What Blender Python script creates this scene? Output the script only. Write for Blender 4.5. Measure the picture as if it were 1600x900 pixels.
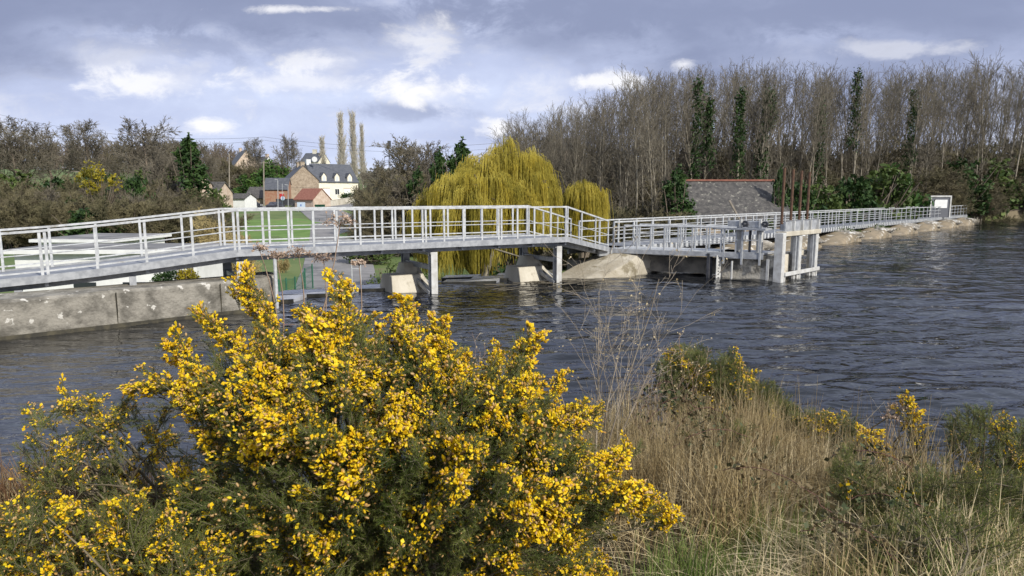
import bpy, math, random
import numpy as np
from mathutils import Vector, Matrix

for o in list(bpy.data.objects): bpy.data.objects.remove(o)
S = bpy.context.scene
C = S.collection
R = math.radians

# ------------------------------------------------------------ camera
EYE = 2.85; FPX = 1030.0; PITCH = math.atan(144/1030.0)
cam = bpy.data.cameras.new('camera'); cam.lens = 36*FPX/1600; cam.sensor_width = 36
cam.clip_start = 0.05; cam.clip_end = 5000
co = bpy.data.objects.new('camera', cam); C.objects.link(co)
co.location = (0, 0, EYE); co.rotation_euler = (math.pi/2-PITCH, 0, 0)
S.camera = co

def ray(u, v):
    a = (u-800)/FPX; b = (450-v)/FPX
    return (a, math.cos(PITCH)+b*math.sin(PITCH), -math.sin(PITCH)+b*math.cos(PITCH))
def at(u, v, Y):
    r = ray(u, v); k = Y/r[1]; return Vector((r[0]*k, Y, EYE+r[2]*k))
def ong(u, v, z):
    r = ray(u, v); k = (z-EYE)/r[2]; return Vector((r[0]*k, r[1]*k, z))
def Xu(u, Y): return (u-800)/FPX*Y
def Zv(v, Y): return EYE-(v-306)/FPX*Y

# ------------------------------------------------------------ sky
SUN_AZ = Vector((0.66, -0.75)); SUN_EL = 35
sd = Vector((SUN_AZ.x*math.cos(R(SUN_EL)), SUN_AZ.y*math.cos(R(SUN_EL)), math.sin(R(SUN_EL)))).normalized()
W = bpy.data.worlds.new('World'); S.world = W; W.use_nodes = True
nt = W.node_tree; nt.nodes.clear()
def N(tree, typ, **kw):
    n = tree.nodes.new(typ)
    for k, v in kw.items():
        if k.startswith('in_'):
            key = k[3:]; key = int(key) if key.isdigit() else key.replace('_', ' ')
            n.inputs[key].default_value = v
        else: setattr(n, k, v)
    return n
def math_(tree, op, a, b=None, c=None, clamp=False):
    n = tree.nodes.new('ShaderNodeMath'); n.operation = op; n.use_clamp = clamp
    for i, s in enumerate((a, b, c)):
        if s is None: continue
        if isinstance(s, (int, float)): n.inputs[i].default_value = s
        else: tree.links.new(s, n.inputs[i])
    return n.outputs[0]
def maprange(tree, v, a, b, c=0., d=1., smooth=True):
    n = tree.nodes.new('ShaderNodeMapRange'); n.interpolation_type = 'SMOOTHSTEP' if smooth else 'LINEAR'
    tree.links.new(v, n.inputs[0])
    for i, s in zip((1, 2, 3, 4), (a, b, c, d)): n.inputs[i].default_value = s
    return n.outputs[0]
def mixc(tree, f, a, b):
    n = tree.nodes.new('ShaderNodeMix'); n.data_type = 'RGBA'
    if isinstance(f, float): n.inputs[0].default_value = f
    else: tree.links.new(f, n.inputs[0])
    for s, i in ((a, 6), (b, 7)):
        if isinstance(s, tuple): n.inputs[i].default_value = (*s, 1) if len(s) == 3 else s
        else: tree.links.new(s, n.inputs[i])
    return n.outputs[2]
L = nt.links.new
tc = N(nt, 'ShaderNodeTexCoord')
sep = N(nt, 'ShaderNodeSeparateXYZ'); L(tc.outputs['Generated'], sep.inputs[0])
ay = math_(nt, 'MAXIMUM', math_(nt, 'ABSOLUTE', sep.outputs[1]), 0.12)
pu = math_(nt, 'DIVIDE', sep.outputs[0], ay); pw = math_(nt, 'DIVIDE', sep.outputs[2], ay)
def skynoise(sx, sz, det, seed, rough=.55, dist=.3):
    cb = N(nt, 'ShaderNodeCombineXYZ'); L(math_(nt, 'MULTIPLY', pu, sx), cb.inputs[0]); L(math_(nt, 'MULTIPLY', pw, sz), cb.inputs[1])
    cb.inputs[2].default_value = seed
    n = N(nt, 'ShaderNodeTexNoise', in_Scale=1.0, in_Detail=det, in_Roughness=rough, in_Distortion=dist); L(cb.outputs[0], n.inputs['Vector'])
    return n.outputs[0]
n1 = skynoise(3.4, 8.5, 6, 3.7, .6)
n2 = skynoise(9.0, 17.0, 9, 9.1, .62, .5)
n5 = skynoise(16.0, 26.0, 8, 2.2, .65, .3)
n3 = skynoise(1.3, 4.5, 3, 21.4)
nish = N(nt, 'ShaderNodeTexSky', sky_type='NISHITA', sun_disc=False)
nish.sun_elevation = R(SUN_EL); nish.sun_rotation = math.atan2(SUN_AZ.x, SUN_AZ.y)
nish.air_density = 1.0; nish.dust_density = 1.0
# cloud colours (radiance), thin veil between the banks, grey-violet undersides, bright tops
cn = math_(nt, 'ADD', math_(nt, 'MULTIPLY', n1, .5), math_(nt, 'ADD', math_(nt, 'MULTIPLY', n2, .32), math_(nt, 'MULTIPLY', n5, .18)))
c_light = (0.62, 0.69, 0.88); c_mid = (0.48, 0.54, 0.74); c_dark = (0.245, 0.285, 0.43); c_white = (0.86, 0.86, 0.89)
# banks become heavier with height; overhead, out of view, lightened to brighten the water
hgt = maprange(nt, pw, 0.02, 0.36)
heavy = math_(nt, 'ADD', math_(nt, 'ADD', math_(nt, 'MULTIPLY', n3, .75), math_(nt, 'MULTIPLY', cn, .55)), math_(nt, 'SUBTRACT', math_(nt, 'MULTIPLY', hgt, .28), math_(nt, 'MULTIPLY', maprange(nt, pw, .43, .66), .72)))
col = mixc(nt, maprange(nt, heavy, .60, .78), c_light, c_mid)
col = mixc(nt, maprange(nt, heavy, .74, .98), col, c_dark)
lite = maprange(nt, math_(nt, 'ADD', math_(nt, 'MULTIPLY', n2, .7), math_(nt, 'MULTIPLY', n5, .3)), .50, .68)
lite = math_(nt, 'MULTIPLY', lite, maprange(nt, heavy, .95, .62))
col = mixc(nt, math_(nt, 'MULTIPLY', lite, .75), col, c_white)
def blob(u, v, au, av, amt, flat=1.0):
    r = ray(u, v); cu, cw = r[0]/r[1], r[2]/r[1]
    dx = math_(nt, 'DIVIDE', math_(nt, 'SUBTRACT', pu, cu), au/FPX)
    dz = math_(nt, 'DIVIDE', math_(nt, 'SUBTRACT', pw, cw), av/FPX)
    d = math_(nt, 'SQRT', math_(nt, 'ADD', math_(nt, 'MULTIPLY', dx, dx), math_(nt, 'MULTIPLY', dz, dz)))
    d = math_(nt, 'ADD', d, math_(nt, 'MULTIPLY', math_(nt, 'SUBTRACT', math_(nt, 'ADD', math_(nt, 'MULTIPLY', n2, .55), math_(nt, 'MULTIPLY', n5, .45)), .5), 6.0))
    return math_(nt, 'MULTIPLY', maprange(nt, d, 1.3, .10), amt)
for (u, v, a, b, am) in ((470, 25, 560, 34, .75), (1150, 20, 620, 36, .9), (1330, 80, 260, 20, .5), (320, 68, 260, 26, .55), (640, 172, 110, 16, .55), (900, 60, 330, 22, .45)):
    col = mixc(nt, blob(u, v, a, b, am), col, c_dark)
for (u, v, a, b, am) in ((320, 196, 38, 11, 1.), (664, 143, 66, 20, 1.), (782, 200, 34, 16, .95), (505, 95, 60, 22, .7),
                         (240, 125, 90, 22, .85), (480, 128, 110, 16, .6), (940, 128, 95, 12, .9), (660, 62, 60, 30, .65), (1070, 100, 30, 14, .9), (470, 14, 95, 7, .8), (180, 90, 90, 30, .35), (1400, 75, 90, 12, .4)):
    col = mixc(nt, blob(u, v, a, b, am), col, c_white)
bg1 = N(nt, 'ShaderNodeBackground', in_Strength=0.10); L(nish.outputs[0], bg1.inputs[0])
bg2 = N(nt, 'ShaderNodeBackground', in_Strength=0.95); L(col, bg2.inputs[0])
cover = maprange(nt, heavy, .40, .60, .78, 1.0)
mx = N(nt, 'ShaderNodeMixShader'); L(cover, mx.inputs[0]); L(bg1.outputs[0], mx.inputs[1]); L(bg2.outputs[0], mx.inputs[2])
wo = N(nt, 'ShaderNodeOutputWorld'); L(mx.outputs[0], wo.inputs[0])

sl = bpy.data.lights.new('sun', 'SUN'); sl.energy = 3.8; sl.angle = R(0.5); sl.color = (1.0, .95, .86)
so = bpy.data.objects.new('sun', sl); C.objects.link(so); so.rotation_euler = sd.to_track_quat('Z', 'Y').to_euler()
so.location = (30, -30, 60)
S.view_settings.view_transform = 'Standard'; S.view_settings.look = 'None'
S.view_settings.exposure = 0.32; S.view_settings.gamma = 1.0; S.view_settings.use_curve_mapping = False
S.cycles.max_bounces = 5; S.cycles.diffuse_bounces = 2; S.cycles.glossy_bounces = 3; S.cycles.transparent_max_bounces = 4

# ------------------------------------------------------------ materials
MATS = {}
def mat(name, c, c2=None, scale=5., rough=.8, bump=0., bscale=None, metal=0., det=4, lo=.35, hi=.65, stretch=None, spec=.5, sub=None):
    if name in MATS: return MATS[name]
    m = bpy.data.materials.new(name); m.use_nodes = True; t = m.node_tree
    b = t.nodes['Principled BSDF']; b.inputs['Roughness'].default_value = rough; b.inputs['Metallic'].default_value = metal
    b.inputs['Specular IOR Level'].default_value = spec
    tcn = N(t, 'ShaderNodeTexCoord'); vec = tcn.outputs['Object']
    if stretch:
        mp = N(t, 'ShaderNodeMapping'); mp.inputs['Scale'].default_value = stretch; t.links.new(vec, mp.inputs[0]); vec = mp.outputs[0]
    if c2:
        n = N(t, 'ShaderNodeTexNoise', in_Scale=scale, in_Detail=det, in_Roughness=.62); t.links.new(vec, n.inputs['Vector'])
        f = maprange(t, n.outputs[0], lo, hi); out = mixc(t, f, c, c2)
        if name == 'gorse_petals': sub = ((.80, .42, .02), 55, .56, .66)
        if sub:   # a third colour in sparse patches: (colour, scale, lo, hi)
            n4 = N(t, 'ShaderNodeTexNoise', in_Scale=sub[1], in_Detail=5.0, in_Roughness=.6); t.links.new(vec, n4.inputs['Vector'])
            out = mixc(t, maprange(t, n4.outputs[0], sub[2], sub[3]), out, sub[0])
        t.links.new(out, b.inputs['Base Color'])
    else: b.inputs['Base Color'].default_value = (*c, 1)
    if bump:
        nb = N(t, 'ShaderNodeTexNoise', in_Scale=bscale or scale*3, in_Detail=5.0); t.links.new(vec, nb.inputs['Vector'])
        bp = N(t, 'ShaderNodeBump', in_Strength=bump, in_Distance=.03); t.links.new(nb.outputs[0], bp.inputs['Height']); t.links.new(bp.outputs[0], b.inputs['Normal'])
    MATS[name] = m; return m
def leafmat(name, c, c2, scale, trans=.25, lo=.35, hi=.65, rough=.6):
    if name in MATS: return MATS[name]
    m = mat(name, c, c2, scale, rough=rough, lo=lo, hi=hi, det=2, spec=.25); t = m.node_tree
    b = t.nodes['Principled BSDF']; tr = N(t, 'ShaderNodeBsdfTranslucent'); src = b.inputs['Base Color'].links[0].from_socket
    t.links.new(src, tr.inputs[0]); mxs = N(t, 'ShaderNodeMixShader', in_Fac=trans)
    t.links.new(b.outputs[0], mxs.inputs[1]); t.links.new(tr.outputs[0], mxs.inputs[2])
    t.links.new(mxs.outputs[0], t.nodes['Material Output'].inputs[0]); return m

steel = mat('galvanised_steel', (.26, .27, .285), (.38, .39, .40), 6, rough=.5, metal=.1, bump=.05)
steel_l = mat('galvanised_rail', (.36, .37, .375), (.52, .53, .53), 7, rough=.5, metal=.0, det=8, sub=((.24, .22, .18), 4, .60, .74))
steel_w = mat('pale_post', (.55, .55, .53), (.42, .41, .38), 4, rough=.55, sub=((.35, .33, .28), 7, .62, .75))
deckm = mat('deck_plate', (.17, .18, .195), (.25, .26, .28), 3, rough=.6, metal=.1, bump=.1)
conc = mat('weathered_concrete', (.10, .092, .075), (.27, .25, .21), 3.2, rough=.9, bump=1.0, bscale=16, sub=((.50, .48, .43), 4.6, .62, .66), det=10, lo=.30, hi=.64)
stained = mat('stained_concrete', (.12, .11, .09), (.56, .51, .41), 1.5, rough=.85, bump=.7, bscale=14, det=9, lo=.40, hi=.56)
conc_top = mat('pale_concrete', (.42, .38, .30), (.56, .52, .43), 1.4, rough=.88, bump=.35, bscale=16, sub=((.28, .24, .17), 2.4, .58, .72), det=6, stretch=(1, 1, .5))
conc_cream = mat('cream_concrete', (.27, .215, .14), (.17, .14, .095), 1.5, rough=.88, bump=.4, bscale=14, sub=((.50, .47, .41), 1.9, .56, .66), det=8)
conc_dark = mat('wet_concrete', (.07, .066, .056), (.24, .215, .17), 1.5, rough=.7, bump=.5, bscale=14, det=6, sub=((.40, .37, .31), 2.7, .66, .74))
rust = mat('rusty_steel', (.075, .038, .022), (.13, .068, .038), 8, rough=.85, bump=.2)
darkst = mat('dark_steel', (.05, .052, .058), (.09, .09, .10), 5, rough=.6, metal=.3)
bark = mat('grey_bark', (.15, .13, .095), (.30, .265, .20), 3, rough=.9)
barkd = mat('brown_bark', (.11, .085, .062), (.18, .145, .11), 3, rough=.9)
twig = mat('fine_twigs', (.105, .09, .065), (.195, .17, .125), .6, rough=.9)
twigb = mat('brown_twigs', (.095, .08, .045), (.165, .14, .08), .8, rough=.9)
twigo = mat('olive_twigs', (.10, .09, .045), (.18, .155, .08), .8, rough=.9)
twigp = mat('poplar_twigs', (.46, .42, .34), (.56, .51, .42), .8, rough=.9)
twigy = mat('yellow_twigs', (.34, .26, .10), (.42, .34, .16), 1.2, rough=.8)
willowm = leafmat('willow_strands', (.60, .49, .07), (.74, .64, .14), .7, .45)
willowd = leafmat('willow_strands_olive', (.34, .29, .04), (.50, .42, .07), .7, .35)
ivy = leafmat('ivy_leaves', (.022, .050, .014), (.055, .10, .026), 1.7, .15)
ivyb = leafmat('shrub_leaves', (.05, .085, .02), (.11, .15, .04), 1.3, .2)
everg = leafmat('laurel_leaves', (.035, .085, .018), (.10, .17, .035), .9, .2)
forsy = leafmat('yellow_blossom_leaves', (.42, .34, .03), (.22, .20, .03), .8, .3)
slate = mat('roof_slate', (.060, .066, .078), (.095, .10, .115), 2, rough=.7, bump=.4, bscale=12, stretch=(1, 1, 3))
slate_old = mat('old_slate', (.042, .040, .038), (.095, .088, .08), 3.5, rough=.85, bump=.5, bscale=16, sub=((.24, .23, .19), 4.2, .56, .70), det=8)
redtile = mat('red_tile', (.20, .075, .05), (.26, .11, .075), 3, rough=.85, bump=.3)
cream = mat('cream_render', (.78, .73, .60), (.72, .67, .54), 1.5, rough=.85)
whitep = mat('white_paint', (.78, .78, .76), (.70, .70, .68), 2, rough=.7)
stone = mat('rubble_stone', (.26, .205, .145), (.38, .31, .23), 2.2, rough=.9, bump=.5, bscale=8, sub=((.16, .12, .09), 5, .58, .66))
stonep = mat('pink_stone', (.44, .33, .25), (.55, .45, .36), 2.0, rough=.9, bump=.4, bscale=8)
brick = mat('red_stone', (.30, .14, .085), (.34, .21, .14), 2.4, rough=.9)
glass = mat('dark_glass', (.03, .035, .04), rough=.12)
wood = mat('grey_wood', (.22, .19, .15), (.30, .26, .21), 4, rough=.85)
green_p = mat('green_metal', (.02, .10, .06), (.03, .13, .08), 4, rough=.5)
greenbin = mat('green_plastic', (.01, .07, .035), rough=.45)
bluep = mat('pale_blue_paint', (.45, .55, .68), (.52, .60, .70), 3, rough=.5)
carp = mat('car_paint', (.03, .035, .045), rough=.25)
rubber = mat('rubber', (.02, .02, .02), rough=.8)
redp = mat('red_paint', (.45, .03, .03), rough=.5)

# ------------------------------------------------------------ object helpers
def tag(o, label=None, cat=None, group=None, kind=None):
    if label: o['label'] = label
    if cat: o['category'] = cat
    if group: o['group'] = group
    if kind: o['kind'] = kind
    return o
def empty(name, loc, label=None, cat=None, group=None):
    o = bpy.data.objects.new(name, None); o.empty_display_size = .2; C.objects.link(o); o.location = loc
    return tag(o, label, cat, group)
def wloc(o):
    v = Vector(o.location)
    while o.parent: o = o.parent; v += Vector(o.location)
    return v
def arrmesh(name, V, F, m, parent=None, origin=None, smooth=False):
    """V (n,3) world coords; F (m,k) with k 3 or 4."""
    V = np.asarray(V, np.float32).reshape(-1, 3); F = np.asarray(F, np.int32)
    off = wloc(parent) if parent else (Vector(origin) if origin is not None else Vector((0, 0, 0)))
    me = bpy.data.meshes.new(name); k = F.shape[1]
    me.vertices.add(len(V)); me.vertices.foreach_set('co', (V-np.array(off, np.float32)).ravel())
    me.loops.add(F.size); me.loops.foreach_set('vertex_index', F.ravel())
    me.polygons.add(len(F)); me.polygons.foreach_set('loop_start', np.arange(0, F.size, k, dtype=np.int32))
    me.polygons.foreach_set('loop_total', np.full(len(F), k, np.int32))
    if smooth: me.polygons.foreach_set('use_smooth', np.ones(len(F), bool))
    me.update(calc_edges=True); me.validate()
    if m: me.materials.append(m)
    o = bpy.data.objects.new(name, me); C.objects.link(o)
    if parent: o.parent = parent
    elif origin is not None: o.location = origin
    return o
class MB:
    def __init__(s, M=None): s.v = []; s.f = []; s.M = M
    def add(s, vs, fs):
        n = len(s.v)
        for p in vs:
            p = Vector(p); s.v.append(s.M @ p if s.M else p)
        s.f += [tuple(n+i for i in f) for f in fs]; return s
    def box(s, x0, x1, y0, y1, z0, z1):
        return s.add([(x0,y0,z0),(x1,y0,z0),(x1,y1,z0),(x0,y1,z0),(x0,y0,z1),(x1,y0,z1),(x1,y1,z1),(x0,y1,z1)],
                     [(3,2,1,0),(4,5,6,7),(0,1,5,4),(1,2,6,5),(2,3,7,6),(3,0,4,7)])
    def beam(s, p, q, w, h, up=(0,0,1), off=0.):
        p = Vector(p); q = Vector(q); d = (q-p).normalized(); u = Vector(up)
        if abs(d.dot(u)) > .98: u = Vector((.6, .8, 0))
        side = d.cross(u).normalized(); u = side.cross(d).normalized()
        c = []
        for e in (p, q):
            for a, b in ((-1,-1),(1,-1),(1,1),(-1,1)): c.append(e+side*(a*w/2+off)+u*(b*h/2))
        return s.add(c, [(3,2,1,0),(4,5,6,7),(0,1,5,4),(1,2,6,5),(2,3,7,6),(3,0,4,7)])
    def tube(s, p, q, r, r2=None, n=8):
        p = Vector(p); q = Vector(q); r2 = r if r2 is None else r2; d = (q-p).normalized()
        a = d.orthogonal().normalized(); b = d.cross(a); c = []
        for e, rr in ((p, r), (q, r2)):
            for i in range(n):
                t = 2*math.pi*i/n; c.append(e+a*(math.cos(t)*rr)+b*(math.sin(t)*rr))
        return s.add(c, [(i,(i+1)%n,n+(i+1)%n,n+i) for i in range(n)]+[tuple(range(n))[::-1], tuple(range(n,2*n))])
    def loft(s, rings, cap=True):
        n = len(rings[0]); vs = [p for r in rings for p in r]; fs = []
        for k in range(len(rings)-1):
            for i in range(n): fs.append((k*n+i, k*n+(i+1)%n, (k+1)*n+(i+1)%n, (k+1)*n+i))
        if cap: fs += [tuple(range(n))[::-1], tuple((len(rings)-1)*n+i for i in range(n))]
        return s.add(vs, fs)
    def lathe(s, prof, c=(0,0,0), n=12):
        return s.loft([[(c[0]+r*math.cos(2*math.pi*i/n), c[1]+r*math.sin(2*math.pi*i/n), c[2]+z) for i in range(n)] for r, z in prof])
    def build(s, name, m, parent=None, origin=None, smooth=False, bevel=0.):
        off = wloc(parent) if parent else (Vector(origin) if origin is not None else Vector((0,0,0)))
        me = bpy.data.meshes.new(name); me.from_pydata([tuple(p-off) for p in s.v], [], s.f); me.materials.append(m)
        if smooth: me.polygons.foreach_set('use_smooth', [True]*len(me.polygons))
        me.update(); o = bpy.data.objects.new(name, me); C.objects.link(o)
        if parent: o.parent = parent
        elif origin is not None: o.location = origin
        if bevel:
            b = o.modifiers.new('bevel', 'BEVEL'); b.width = bevel; b.segments = 2; b.limit_method = 'ANGLE'
        return o
def copy_tree(o, parent=None):
    c = o.copy(); C.objects.link(c); c.parent = parent
    for ch in o.children: copy_tree(ch, c)
    return c
def segs_arr(segs, n=3):
    """segs (m,8) p0 r0 p1 r1 -> prisms"""
    s = np.asarray(segs, np.float64); p, r0, q, r1 = s[:, :3], s[:, 3], s[:, 4:7], s[:, 7]
    d = q-p; d /= np.linalg.norm(d, axis=1, keepdims=True)+1e-9
    ref = np.where(np.abs(d[:, 2:3]) > .9, np.array([[1., 0, 0]]), np.array([[0, 0, 1.]]))
    a = np.cross(d, ref); a /= np.linalg.norm(a, axis=1, keepdims=True)+1e-9; b = np.cross(d, a)
    V = []
    for e, r in ((p, r0), (q, r1)):
        for i in range(n):
            t = 2*math.pi*i/n; V.append(e+a*(math.cos(t)*r)[:, None]+b*(math.sin(t)*r)[:, None])
    V = np.stack(V, 1).reshape(-1, 3); base = (np.arange(len(s))*2*n)[:, None]
    F = np.concatenate([base+np.array([[i, (i+1) % n, n+(i+1) % n, n+i]]) for i in range(n)])
    return V, F
def segobj(name, segs, m, parent=None, origin=None, n=3):
    V, F = segs_arr(segs, n); return arrmesh(name, V, F, m, parent, origin, smooth=True)

# ------------------------------------------------------------ layout lines
mdir = Vector((8.42, 5.2, 0)).normalized(); ndir = Vector((-mdir.y, mdir.x, 0))
A = Vector((Xu(370, 16.2), 16.2, 1.5)); B = Vector((Xu(885, 21.4), 21.4, 1.5))
Cc = Vector((Xu(950, 24.4), 24.4, .93))
ldir = Vector((.702, .712, 0)); lnor = Vector((-.712, .702, 0)); L0 = Vector((3.6, 24.5, .93))
wA = Vector((-9.0, 13.9, 0)); wB = Vector((-6.57, 16.1, 0)); wdir = (wB-wA).normalized(); wnor = Vector((-wdir.y, wdir.x, 0))
dam = [(-40, -14), (wA.x-wdir.x*8, wA.y-wdir.y*8), (wB.x, wB.y), (A.x+ndir.x*3.3, A.y+ndir.y*3.3), (B.x+ndir.x*3.3, B.y+ndir.y*3.3),
       (L0.x+lnor.x*.4, L0.y+lnor.y*.4), (L0.x+ldir.x*75, L0.y+ldir.y*75), (130, 110)]
wpoly = dam+[(130, -45), (-40, -45)]
def inpoly(x, y, P):
    c = False; n = len(P)
    for i in range(n):
        x1, y1 = P[i]; x2, y2 = P[(i+1) % n]
        if (y1 > y) != (y2 > y) and x < (x2-x1)*(y-y1)/(y2-y1)+x1: c = not c
    return c
def sm(t): t = max(0., min(1., t)); return t*t*(3-2*t)
def ddam(x, y):
    best = 1e9
    for i in range(len(dam)-1):
        ax, ay_ = dam[i]; bx, by = dam[i+1]; dx, dy = bx-ax, by-ay_
        t = max(0, min(1, ((x-ax)*dx+(y-ay_)*dy)/(dx*dx+dy*dy))); best = min(best, math.hypot(x-ax-t*dx, y-ay_-t*dy))
    return best
PY = [-50, 25, 60, 80, 100, 120, 160, 300, 500, 1200]; PZ = [-2.2, -2.2, -2.0, -1.9, -.9, .2, 2.2, 6.5, 15, 42]
def land(x, y):
    if inpoly(x, y, wpoly): return -2.6
    z = float(np.interp(y, PY, PZ)); a = x/max(y, 12)
    z += 7*sm((-a-.40)/.25)*sm((y-55)/120)
    z += sm((a-.02)/.2)*(float(np.interp(y, [0, 50, 75, 110, 200, 400, 1200], [0, .6, 2.5, 4.5, 6, 6, 0])))
    if x > 20: z = max(z, -2.2+2.8*sm((x-20)/25))
    z += .15*math.sin(x*.31+y*.17)*math.sin(x*.12-y*.23)
    return z

# ------------------------------------------------------------ ground, water, banks
def gridmesh(name, xs, ys, hf, m, kind='structure'):
    nx, ny = len(xs), len(ys); V = [(x, y, hf(x, y)) for y in ys for x in xs]
    F = [(j*nx+i, j*nx+i+1, (j+1)*nx+i+1, (j+1)*nx+i) for j in range(ny-1) for i in range(nx-1)]
    o = arrmesh(name, V, F, m, smooth=True); return tag(o, kind=kind)
grassm = mat('meadow', (.075, .12, .028), (.12, .155, .045), .25, rough=.95, sub=((.16, .13, .08), .12, .56, .66), bump=.3, bscale=6)
xs = list(np.concatenate([-np.geomspace(1600, 45, 34), np.arange(-44, 72, 1.3), np.geomspace(73, 1600, 34)]))
ys = list(np.concatenate([np.array([-400, -200, -100, -50, -25, -10, 0, 8]), np.arange(12, 110, 1.4), np.geomspace(111, 3000, 60)]))
gridmesh('ground', xs, ys, land, grassm)

# water: one thin closed sheet of ripples
wm = bpy.data.materials.new('lake_water'); wm.use_nodes = True; t = wm.node_tree; b = t.nodes['Principled BSDF']
b.inputs['Base Color'].default_value = (.004, .005, .007, 1); b.inputs['Roughness'].default_value = .025; b.inputs['IOR'].default_value = 1.62
tcw = N(t, 'ShaderNodeTexCoord')
def wn(sx, sy, rot, det, dist=0.):
    mp = N(t, 'ShaderNodeMapping'); mp.inputs['Scale'].default_value = (sx, sy, 1); mp.inputs['Rotation'].default_value = (0, 0, rot)
    t.links.new(tcw.outputs['Object'], mp.inputs[0]); n = N(t, 'ShaderNodeTexNoise', in_Scale=1.0, in_Detail=det, in_Roughness=.5, in_Distortion=dist)
    t.links.new(mp.outputs[0], n.inputs['Vector']); return n.outputs[0]
big = wn(.72, 1.85, R(-8), 2.6, .6); fine = wn(2.6, 5.0, R(10), 2.0, .6); swell = wn(.12, .2, .3, 2)
calm = maprange(t, swell, .38, .58, .45, 1.0)
ridge = math_(t, 'SUBTRACT', 1.0, math_(t, 'ABSOLUTE', math_(t, 'MULTIPLY', math_(t, 'SUBTRACT', wn(.55, 1.5, R(-5), 1.2, .8), .5), 3.2)))
hh = math_(t, 'ADD', math_(t, 'ADD', math_(t, 'MULTIPLY', big, .75), math_(t, 'MULTIPLY', ridge, .22)), math_(t, 'MULTIPLY', fine, .34))
bp = N(t, 'ShaderNodeBump', in_Distance=.16); t.links.new(hh, bp.inputs['Height']); t.links.new(math_(t, 'MULTIPLY', calm, .85), bp.inputs['Strength'])
t.links.new(bp.outputs[0], b.inputs['Normal'])
import bmesh
def lake_mesh():
    rw = np.random.default_rng(99); Ys = np.exp(np.arange(math.log(4.6), math.log(112), .0052)); As = np.linspace(-1.0, 1.12, 780)
    X = As[None, :]*Ys[:, None]; Y = np.repeat(Ys[:, None], len(As), 1); cell = .0052*Y
    gust = np.zeros_like(X)
    for i in range(7): k = rw.uniform(.10, .45); a_ = rw.uniform(0, 6.28); gust += np.sin(X*k*math.cos(a_)+Y*k*math.sin(a_)+rw.uniform(0, 6.28))
    gust = np.clip(.80+.16*gust, .35, 1.25); Z = np.zeros_like(X)
    for i in range(64):
        lam = .26*(9.0**rw.random()); th = math.radians(96+rw.normal()*21); k = 2*math.pi/lam; amp = .0037*lam**.95*rw.uniform(.6, 1.3)
        ph = k*(X*math.cos(th)+Y*math.sin(th))+rw.uniform(0, 6.28); ph = ph+.35*np.sin(.7*X+.3*i)+.3*np.sin(.5*Y+i)
        s_ = np.sin(ph); Z += amp*(s_+.22*np.cos(2*ph))*np.clip((lam/cell-3.0)/4.0, 0, 1)
    Z *= gust
    # calmer in the lee of the dam wall and the bridge piers
    P = np.array(wpoly); ins = np.zeros(X.shape, bool); j = len(P)-1
    for i in range(len(P)):
        c = ((P[i, 1] > Y) != (P[j, 1] > Y)) & (X < (P[j, 0]-P[i, 0])*(Y-P[i, 1])/(P[j, 1]-P[i, 1]+1e-12)+P[i, 0]); ins ^= c; j = i
    nr, nc = X.shape; idx = np.arange(nr*nc).reshape(nr, nc); ok = ins[:-1, :-1] & ins[1:, :-1] & ins[:-1, 1:] & ins[1:, 1:]
    F = np.stack([idx[:-1, :-1], idx[:-1, 1:], idx[1:, 1:], idx[1:, :-1]], -1)[ok]; V = np.stack([X, Y, Z], -1).reshape(-1, 3)
    used = np.zeros(len(V), bool); used[F.ravel()] = True; mp_ = np.cumsum(used)-1; V = V[used]; F = mp_[F]
    # level sheet just below closes the margins and carries the lake on outside the rippled part
    n = len(V); base = [(x, y, -.07) for x, y in wpoly]; bm = bmesh.new(); vs = [bm.verts.new(p) for p in base]; bm.faces.new(vs); r_ = bmesh.ops.triangulate(bm, faces=bm.faces[:]); bm.verts.index_update(); T = [[v.index for v in f.verts] for f in bm.faces]; up = bm.faces[:][0]; bm.normal_update(); fl = up.normal.z < 0; bm.free()
    T = [t[::-1] if fl else t for t in T]; me = bpy.data.meshes.new('lake'); nv = n+len(base); me.vertices.add(nv); me.vertices.foreach_set('co', np.concatenate([V, np.array(base)]).astype(np.float32).ravel())
    loops = np.concatenate([F.ravel(), (np.array(T)+n).ravel()]).astype(np.int32); tot = np.array([4]*len(F)+[3]*len(T), np.int32); st = np.concatenate([[0], np.cumsum(tot)[:-1]]).astype(np.int32)
    me.loops.add(len(loops)); me.loops.foreach_set('vertex_index', loops); me.polygons.add(len(tot)); me.polygons.foreach_set('loop_start', st); me.polygons.foreach_set('loop_total', tot); me.polygons.foreach_set('use_smooth', np.ones(len(tot), bool)); me.update(calc_edges=True); me.validate(); me.materials.append(wm); return me
lake = bpy.data.objects.new('lake', lake_mesh()); C.objects.link(lake); tag(lake, kind='structure')

def bankz(x, y):
    crest = 3.3+.75*sm((x-.1)/.8)*(1-sm((x-1.2)/1.3))-.35*sm((x-1.8)/1.5)+.25*math.sin(x*1.3)+.15*math.sin(x*3.1+1)
    top = 1.22+.06*math.sin(x*2.1+y*1.7)+.05*math.sin(x*5.3-y*3.1)-.10*sm((1-y)/3)
    return top*(1-sm((y-crest+.2)/2.2))-.9*sm((y-crest+.2)/2.9)
bankm = mat('bank_soil', (.05, .038, .022), (.10, .075, .045), 6, rough=1., bump=.8, bscale=25)
gridmesh('bank', list(np.arange(-26, 30, .25)), list(np.arange(-12, 8, .25)), bankz, bankm)

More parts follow.
